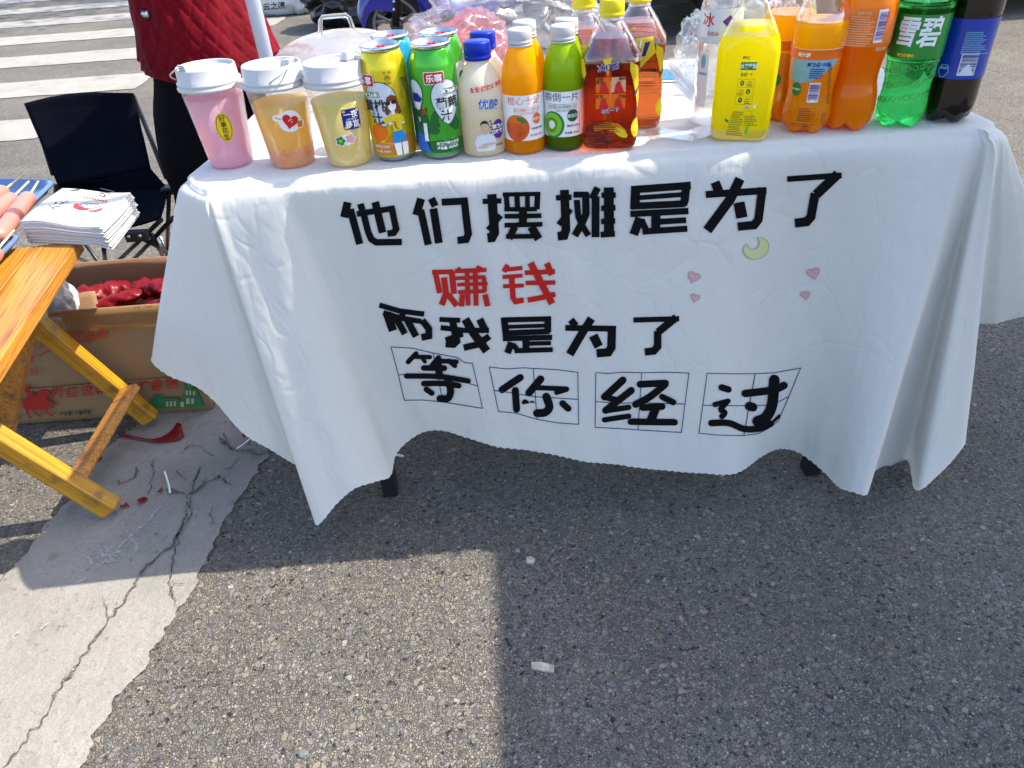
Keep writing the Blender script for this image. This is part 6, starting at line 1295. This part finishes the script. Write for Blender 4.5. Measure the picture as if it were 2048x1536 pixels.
# ------------------------------------------------------------------ litter on the ground
pts = [P(235, 873), P(262, 876), P(300, 884), P(325, 882), P(345, 872), P(362, 858), P(371, 866), P(371, 880), P(350, 887), P(318, 891), P(280, 884), P(240, 878)]
vs = [Vector((p.x, p.y, .005+.004*(i % 2))) for i, p in enumerate(pts)]; vs[5].z = .02; vs[6].z = .03; vs[4].z = .012
t_ = tessellate_polygon([vs]); o = mesh_obj('torn_wrapper', vs, [tuple(f) for f in t_], M['red_film'], None, True); s = o.modifiers.new('s', 'SOLIDIFY'); s.thickness = .003; ss = o.modifiers.new('b', 'SUBSURF'); ss.subdivision_type = 'SIMPLE'; ss.render_levels = 1
tag(o, 'long torn strip of red plastic wrapper on the cracked paint beside the wooden leg', 'wrapper')
for k, (x_, y_, s_, lb) in enumerate(((252, 1017, .010, 'dark red scrap closest to the foot of the wooden leg'), (289, 1007, .014, 'largest red wrapper scrap, middle of the three by the table leg'), (324, 987, .011, 'red scrap near the white thread'), (491, 876, .010, 'small red scrap under the edge of the tablecloth'))):
    p = P(x_, y_); rr = random.Random(k+2); vs = [p+Vector((0, 0, .010))]+[p+Vector((s_*rr.uniform(.4, 1.1)*math.cos(j*PI/4), s_*.9*rr.uniform(.3, 1.1)*math.sin(j*PI/4), .006+rr.uniform(0, .009))) for j in range(8)]
    tag(mesh_obj('wrapper_scrap', vs, [(0, 1+j, 1+(j+1) % 8) for j in range(8)], M['red_film'], None, False), lb, 'scrap', 'red wrapper scraps on the road')
def thread(px, lb, r=.0016, m='l_white'):
    o = MB().tube(catmull([P(a, b, .012) for a, b in px], 4), r, 6).build('plastic_strip', M[m], None, True); tag(o, lb, 'strip')
thread([(329, 943), (334, 958), (338, 972), (340, 985)], 'thin white plastic strip on the cracked paint', .0022); thread([(473, 897), (488, 887), (511, 869)], 'thin pale strip on the ground under the tablecloth hem', .0014)
thread([(790, 909), (807, 912)], 'stub of white straw beside the left table leg', .0026)
def chip(px, lb, h=.004, m=None):
    vs = [P(x_, y_, h) for x_, y_ in px]; n = len(vs); vs += [Vector((v.x, v.y, .0)) for v in vs]
    o = mesh_obj('road_chip', vs, [tuple(range(n-1, -1, -1)) if False else tuple(range(n)), *[(i, (i+1) % n, n+(i+1) % n, n+i) for i in range(n)]], m or M['chip'], None, False)
    bm = bmesh.new(); bm.from_mesh(o.data); bmesh.ops.recalc_face_normals(bm, faces=bm.faces); bm.to_mesh(o.data); bm.free(); tag(o, lb, 'chip')
M['chip'] = mat('paint_chip', (.50, .46, .36), .8, nstr=.8, nscale=120, var=.4, vscale=90)
chip([(1063, 1324), (1080, 1323), (1108, 1330), (1107, 1343), (1088, 1341), (1063, 1336)], 'oblong cream chip lying on the shaded asphalt')
chip([(1052, 1114), (1062, 1112), (1070, 1118), (1066, 1125), (1054, 1124)], 'small round cream chip at the corner of the shadow')
def stone(px, py, s, lb, seed, m):
    p = P(px, py); tag(crumple('pebble', (p.x, p.y, s*.25), (s, s*.8, s*.45), m, seed, sub=2, amp=.3), lb, 'pebble', 'pebbles pressed into the road')
M['peb'] = mat('pebble_grey', (.12, .125, .13), .7, var=.3, vscale=60); M['peb2'] = mat('pebble_tan', (.20, .17, .125), .7, var=.3, vscale=60)
for k, (a_, b_, s_, lb, mk) in enumerate(((1243, 1460, .010, 'tan pebble low in the shade', 'peb2'), (1656, 1420, .011, 'dark pebble at the lower right', 'peb'), (937, 1148, .009, 'grey pebble in the sunlit corner', 'peb'), (1945, 1470, .010, 'grey pebble near the lower right corner', 'peb'), (606, 1508, .013, 'grey pebble at the bottom beside the painted line', 'peb'), (1465, 1120, .011, 'grey pebble in the shade below the slogan', 'peb'), (1250, 1258, .008, 'small pale pebble on the shaded road', 'peb2'), (820, 1112, .008, 'tan pebble on the shadow line', 'peb2'))): stone(a_, b_, s_*.7, lb, k*3.3, M[mk])
# thousands of loose grains of the worn surface, too small to count
rr = random.Random(77); gv, gf, gc = [], [], []
for k in range(15000):
    y = .45+2.3*rr.random()**1.4; x = rr.uniform(-.85*y-.2, .85*y+.2); s = rr.choice((.0010, .0013, .0016, .002, .0027))*rr.uniform(.7, 1.2)
    if -1.06 < x < -.60 and .3 < y < 1.8 and rr.random() < .8: continue
    a = rr.uniform(0, PI); c, n_ = math.cos(a), math.sin(a); n = len(gv); h = s*rr.uniform(.25, .6); el = rr.uniform(.5, 1)
    for u, v in ((-1, -.6), (.2, -1), (1, -.1), (.5, .9), (-.7, .8)): gv.append((x+s*(u*c-v*el*n_), y+s*(u*n_+v*el*c), .0))
    gv.append((x+s*.1, y-s*.1, h)); gv.append((x-s*.35, y+s*.25, h*.9))
    gf += [(n, n+1, n+5), (n+1, n+2, n+5), (n+2, n+3, n+5), (n+3, n+6, n+5), (n+3, n+4, n+6), (n+4, n, n+6), (n, n+5, n+6)]
m, t, p_, o_ = nmat('loose_aggregate'); g_ = N(t, 'ShaderNodeNewGeometry'); t.links.new(ramp(t, g_.outputs['Random Per Island'], [(0, (.05, .05, .055)), (.3, (.15, .15, .16)), (.6, (.24, .235, .22)), (.8, (.25, .20, .14)), (.95, (.27, .26, .245)), (1, (.36, .35, .33))]), p_.inputs['Base Color']); p_.inputs['Roughness'].default_value = .8
o = mesh_obj('loose_gravel', gv, gf, m, None, False); o['kind'] = 'stuff'

# ------------------------------------------------------------------ background: sacks, bin bag, scooter, car
tag(crumple('woven_sack', (-2.02, 8.0, .24), (.42, .26, .30), M['sack'], 2, sub=5, amp=.22, floor=.004), 'white woven sack with black writing behind the person', 'sack')
tag(crumple('woven_sack', (-1.74, 7.95, .22), (.18, .2, .28), M['sack'], 9, sub=5, amp=.25, floor=.004), 'smaller pale sack between the printed sack and the black bin bag', 'sack')
def onsack(u, v, i=0): q = Y(u, -v, 7.68); return q
o = decal('sack_lettering', [text2d('云之滇', 15, 548, -12, .03, rot=.1)], onsack, M['l_black'], COL.objects.get('woven_sack'), 20)
o.matrix_parent_inverse = Matrix.Identity(4)
bb = crumple('bin_bag', (-1.17, 7.0, .23), (.37, .30, .28), M['bin_bag'], 17, sub=5, amp=.38, floor=.004); tag(bb, 'full black bin bag on the road behind the food dome', 'bin bag')
tag(crumple('bin_bag', (-.92, 7.45, .20), (.42, .26, .30), M['bin_bag'], 27, sub=5, amp=.35, floor=.004), 'second black bin bag leaning behind the front one, by the scooter', 'bin bag')
# electric scooter, seen side on
SX, SY = -.60, 5.42
root = thing('electric_scooter', 'blue electric scooter parked side on behind the cans', 'scooter', (SX, SY, 0))
def wheel(parent, c, R_, w_, rim_m, spokes=5, axis='Y', name='wheel', hubr=.05, tyre=None):
    wv, wf = lathe_mesh([(R_*.68, -w_*.42), (R_*.78, -w_*.5), (R_*.93, -w_*.47), (R_*.99, -w_*.25), (R_, 0), (R_*.99, w_*.25), (R_*.93, w_*.47), (R_*.78, w_*.5), (R_*.68, w_*.42)], 72, cap_top=False, cap_bot=False)
    X = Matrix.Translation(c) @ Matrix.Rotation(PI/2, 4, 'X')
    w_o = MB().tube([X @ Vector((0, 0, -w_*.30)), X @ Vector((0, 0, w_*.30))], hubr, 20).build(name, rim_m, None, True); local(w_o, parent)
    ty = mesh_obj('tyre', [X @ Vector(v) for v in wv], wf, tyre or M['rubber'])
    rv, rf = lathe_mesh([(R_*.60, -w_*.32), (R_*.70, -w_*.43), (R_*.71, 0), (R_*.70, w_*.43), (R_*.60, w_*.32)], 64, cap_top=False, cap_bot=False)
    ri = mesh_obj('rim', [X @ Vector(v) for v in rv], rf, rim_m)
    for o in (ty, ri): o.parent = w_o; o.matrix_parent_inverse = w_o.matrix_parent_inverse.copy(); o.matrix_parent_inverse = Matrix.Identity(4)
    for k in range(spokes):
        a = 2*PI*k/spokes+.3
        for s in (-.16, .16):
            q0 = X @ Vector((hubr*.8*math.cos(a), hubr*.8*math.sin(a), 0)); q1 = X @ Vector((R_*.65*math.cos(a+s), R_*.65*math.sin(a+s), w_*.1))
            sp = MB().beam(q0, q1, w_*.16, R_*.075, up=(0, 1, 0)).build('spoke', rim_m, None, bevel=.002); sp.parent = w_o
    return w_o
wheel(root, Vector((SX, SY, .235)), .235, .10, M['alloy'], 5, hubr=.045); wheel(root, Vector((SX+1.25, SY, .225)), .225, .11, M['alloy'], 5, hubr=.08)
def loft(name, secs, m, parent, n=28, power=2.6):
    """secs: (x, yc, zc, half width y, half height z)"""
    vs, fs = [], []
    for x_, yc, zc, hy_, hz in secs:
        for k in range(n):
            t = 2*PI*k/n; c, s = math.cos(t), math.sin(t); c = math.copysign(abs(c)**(2/power), c); s = math.copysign(abs(s)**(2/power), s); vs.append((x_, yc+hy_*c, zc+hz*s))
    for j in range(len(secs)-1):
        for k in range(n): fs.append((j*n+k, j*n+(k+1) % n, (j+1)*n+(k+1) % n, (j+1)*n+k))
    fs += [tuple(range(n)), tuple((len(secs)-1)*n+k for k in range(n-1, -1, -1))]
    o = mesh_obj(name, vs, fs, m); bm = bmesh.new(); bm.from_mesh(o.data); bmesh.ops.recalc_face_normals(bm, faces=bm.faces); bm.to_mesh(o.data); bm.free(); return local(o, parent)
# front mudguard: an arched shell over the wheel
vs, fs = [], []; na, nb = 30, 10
for i in range(na+1):
    a = math.radians(78+88*i/na); Rr = .262+.02*math.sin(i/na*PI); 
    for j in range(nb+1):
        b_ = -1+2*j/nb; vs.append((SX+Rr*math.cos(a)*(1-.16*abs(b_)**3), SY+b_*.085, .245+Rr*math.sin(a)*(1-.16*abs(b_)**3)-.10*abs(b_)**6))
for i in range(na):
    for j in range(nb): fs.append((i*(nb+1)+j, i*(nb+1)+j+1, (i+1)*(nb+1)+j+1, (i+1)*(nb+1)+j))
o = mesh_obj('mudguard', vs, fs, M['scooter_blue']); s = o.modifiers.new('s', 'SOLIDIFY'); s.thickness = .006; local(o, root)
# mudguard side plate with two bolts
pl = [(726, 36), (731, 16), (742, -5), (760, -30), (796, -34), (793, 26), (775, 22), (753, 20), (738, 25)]
vs = [tuple(Y(a, z, SY-.092)) for a, z in pl]; t_ = tessellate_polygon([[Vector(v) for v in vs]]); o = mesh_obj('mudguard_side', vs, [tuple(f) for f in t_], M['scooter_blue'], None, False); s = o.modifiers.new('s', 'SOLIDIFY'); s.thickness = .008; s.offset = 0; local(o, root)
for z in (3, 19): local(MB().tube([Y(788, z, SY-.096), Y(788, z, SY-.104)], .010, 14).build('bolt', M['chrome'], None, True), root)
for dy in (-.075, .075): local(MB().tube([Vector((SX, SY+dy, .235)), Vector((SX+.04, SY+dy, .50)), Vector((SX+.13, SY+dy*.6, .80))], [.026, .026, .02], 14).build('fork', M['black_plastic'], None, True), root)
loft('front_shield', [(SX+.12, SY, .62, .10, .10), (SX+.18, SY, .60, .20, .32), (SX+.24, SY, .55, .21, .36), (SX+.30, SY, .48, .19, .26), (SX+.34, SY, .42, .16, .12)], M['scooter_blue'], root)
loft('floorboard', [(SX+.28, SY, .27, .15, .07), (SX+.40, SY, .25, .17, .075), (SX+.62, SY, .25, .17, .075), (SX+.80, SY, .28, .16, .10)], M['black_plastic'], root)
loft('side_skirt', [(SX+.26, SY, .36, .165, .05), (SX+.42, SY, .30, .185, .045), (SX+.64, SY, .31, .185, .05), (SX+.80, SY, .40, .18, .11), (SX+1.0, SY, .52, .17, .16), (SX+1.3, SY, .62, .15, .13), (SX+1.5, SY, .68, .10, .06)], M['scooter_blue'], root)
loft('seat', [(SX+.78, SY, .74, .10, .04), (SX+.95, SY, .76, .15, .06), (SX+1.25, SY, .78, .14, .06), (SX+1.5, SY, .80, .10, .04)], M['black_plastic'], root)
local(MB().tube([Vector((SX+.13, SY, .80)), Vector((SX+.20, SY, 1.0))], .03, 12).build('steering_stem', M['black_plastic'], None, True), root); local(MB().tube([Vector((SX+.26, SY-.33, 1.02)), Vector((SX+.20, SY, 1.03)), Vector((SX+.26, SY+.33, 1.02))], .016, 12).build('handlebar', M['black_plastic'], None, True), root)
local(MB().box((SX+1.05, SY, .33), (.38, .16, .20)).build('motor_housing', M['black_plastic'], None, bevel=.02), root)
loft('headlight', [(SX+.10, SY, .90, .05, .04), (SX+.13, SY, .91, .10, .07), (SX+.20, SY, .93, .11, .08)], M['chrome'], root)
local(MB().tube([Vector((SX+.62, SY-.1, .27)), Vector((SX+.70, SY-.26, .012))], .010, 10).build('side_stand', M['chrome'], None, True), root)
# parked car behind the table
CX, CY = .86, 5.42
root = thing('parked_car', 'silver car parked side on behind the drinks table', 'car', (CX, CY, 0))
W_ = 1.78
secs = [(0, .62, .40), (.04, .64, .46), (.25, .66, .50), (.9, .70, .55), (1.0, .70, .55), (3.4, .70, .55), (4.1, .66, .48), (4.45, .62, .42), (4.5, .60, .36)]
def carbody():
    prof = [(0.0, .30), (.02, .95), (.25, 1.08), (.62, 1.12), (1.10, 1.60), (1.6, 1.68), (2.7, 1.66), (3.45, 1.10), (4.3, .95), (4.5, .72), (4.52, .30)]
    low = .26; bm = bmesh.new(); Lf = []; wheelx = (.93, 3.62); Rw = .40
    outline = [(0.0, .30)]+prof[1:-1]+[(4.52, .30)]
    for wx in reversed(wheelx):
        outline.append((wx+Rw+.02, low))
        for k in range(0, 13): a = PI*k/12; outline.append((wx+Rw*math.cos(a), .36+Rw*math.sin(a)))
        outline.append((wx-Rw-.02, low))
    tri = tessellate_polygon([[Vector((x_, z_, 0)) for x_, z_ in outline]]); n = len(outline); vs = []
    for side in (0, 1):
        for x_, z_ in outline:
            inset = .16*max(0, (z_-1.0)/.68)+.03*max(0, (.5-z_)/.3); vs.append((CX+x_, CY+(inset if side == 0 else W_-inset), z_))
    fs = [tuple(f) for f in tri]+[tuple(n+i for i in reversed(f)) for f in tri]+[(i, (i+1) % n, n+(i+1) % n, n+i) for i in range(n)]
    o = mesh_obj('body', vs, fs, M['car_paint'], None, False); bm.from_mesh(o.data); bmesh.ops.recalc_face_normals(bm, faces=bm.faces); bm.to_mesh(o.data); bm.free(); local(o, root); return o
carbody()
for side, yy in ((0, CY), (1, CY+W_)):
    sgn = -1 if side == 0 else 1
    for wx in (.93, 3.62): wheel(root, Vector((CX+wx, yy-sgn*.13, .36)), .36, .24, M['alloy'], 5, hubr=.07)
    for nm, q in (('window', [(.78, 1.12), (1.16, 1.55), (1.85, 1.60), (1.85, 1.12)]), ('window', [(1.93, 1.12), (1.93, 1.60), (2.65, 1.58), (3.25, 1.14)])):
        vs = []
        for x_, z_ in q: ins = .16*max(0, (z_-1.0)/.68); vs.append((CX+x_, yy-sgn*ins+sgn*.006, z_))
        local(mesh_obj(nm, vs, [(0, 1, 2, 3) if side == 0 else (3, 2, 1, 0)], M['car_glass'], None, False), root)
    local(MB().box((CX+2.25, yy+sgn*.004, .30), (1.85, .03, .10)).build('rocker_trim', M['black_plastic'], None, bevel=.01), root)
    for x_ in (1.55, 2.7): local(MB().box((CX+x_, yy+sgn*.018, .93), (.16, .03, .03)).build('door_handle', M['chrome'], None, bevel=.008), root)
    for x_ in (1.89, 2.98): local(MB().box((CX+x_, yy+sgn*.0025, .72), (.008, .012, .72)).build('door_gap', M['black_plastic'], None), root)
local(MB().box((CX+2.25, CY+W_/2, .26), (3.9, W_-.30, .10)).build('underbody', M['black_plastic'], None), root)
for yy in (CY+.25, CY+W_-.25):
    local(MB().box((CX-.004, yy, .80), (.03, .34, .14)).build('tail_light', M['l_red'], None, bevel=.02), root); local(MB().box((CX+4.50, yy, .74), (.06, .34, .14)).build('headlight', M['chrome'], None, bevel=.02), root)

# ------------------------------------------------------------------ what throws the wide shade from outside the frame: an added canopy shaped for its shadow, and a street tree
root = thing('shade_canopy', 'unseen square canopy added to cast the wide shade, out of frame to the right', 'canopy', (2.9, .55, 0))
cz = 2.3; x0_ = -.05+.75*cz; y1_ = 1.74+.14*cz; x1_ = x0_+3.0; y0_ = y1_-3.0
vs = []; n = 12
for j in range(n+1):
    for i in range(n+1):
        u, v = i/n, j/n; vs.append((x0_+(x1_-x0_)*u, y0_+(y1_-y0_)*v, cz+.75*(1-max(abs(2*u-1), abs(2*v-1)))))
o = mesh_obj('canopy_cloth', vs, [(j*(n+1)+i, j*(n+1)+i+1, (j+1)*(n+1)+i+1, (j+1)*(n+1)+i) for j in range(n) for i in range(n)], mat('canopy_fabric', (.03, .05, .14), .8)); s = o.modifiers.new('s', 'SOLIDIFY'); s.thickness = .004; local(o, root)
for a_, b_ in ((x0_, y0_), (x1_, y0_), (x1_, y1_), (x0_, y1_)):
    q = Vector((a_, b_, 0)); local(MB().beam(q+Vector((0, 0, .0)), q+Vector((0, 0, cz)), .03, .03, up=(1, 0, 0)).build('pole', M['pole'], None), root) if not (a_ == x0_ and b_ == y1_) else None
for k in range(4):
    c4 = [(x0_, y0_), (x1_, y0_), (x1_, y1_), (x0_, y1_)]; a_, b_ = c4[k], c4[(k+1) % 4]
    local(MB().beam((*a_, cz-.02), (*b_, cz-.02), .03, .03).build('edge_bar', M['pole'], None), root)
tx, ty_ = -.6, 11.6
root = thing('street_tree', 'street tree beyond the crossing whose crown is above the frame', 'tree', (tx, ty_, 0))
local(MB().tube([(tx, ty_, 0), (tx+.05, ty_, 1.2), (tx-.05, ty_-.1, 2.4), (tx-.2, ty_-.3, 3.8)], [.15, .12, .10, .06], 14).build('trunk', mat('bark', (.12, .09, .065), .9, nstr=1, nscale=20), None, True), root)
rr = random.Random(9)
for k in range(7):
    a = k*.9; local(MB().tube([(tx-.1, ty_-.2, 2.7+.15*k), (tx-.1+.7*math.cos(a), ty_-.3+.7*math.sin(a), 3.3+.2*k), (tx-.2+1.5*math.cos(a), ty_-.4+1.5*math.sin(a), 3.7+.25*k)], [.05, .03, .012], 8).build('limb', bpy.data.materials['bark'], None, True), root)
lv, lf = [], []
cl = [(tx-.3+rr.gauss(0, 1.1), ty_-.6+rr.gauss(0, 1.0), 4.3+rr.gauss(0, .6)) for _ in range(60)]
for k in range(5200):
    c = Vector(rr.choice(cl))+Vector((rr.gauss(0, .28), rr.gauss(0, .28), rr.gauss(0, .2))); s = rr.uniform(.04, .09); d = Vector((rr.gauss(0, 1), rr.gauss(0, 1), rr.gauss(0, .6))).normalized(); q = d.orthogonal().normalized(); n = len(lv)
    lv += [c-d*s, c+q*s*.5, c+d*s, c-q*s*.5]; lf.append((n, n+1, n+2, n+3))
o = mesh_obj('crown', lv, lf, mat('leaves', (.05, .10, .025), .6), None, False); o['kind'] = 'stuff'; local(o, root)
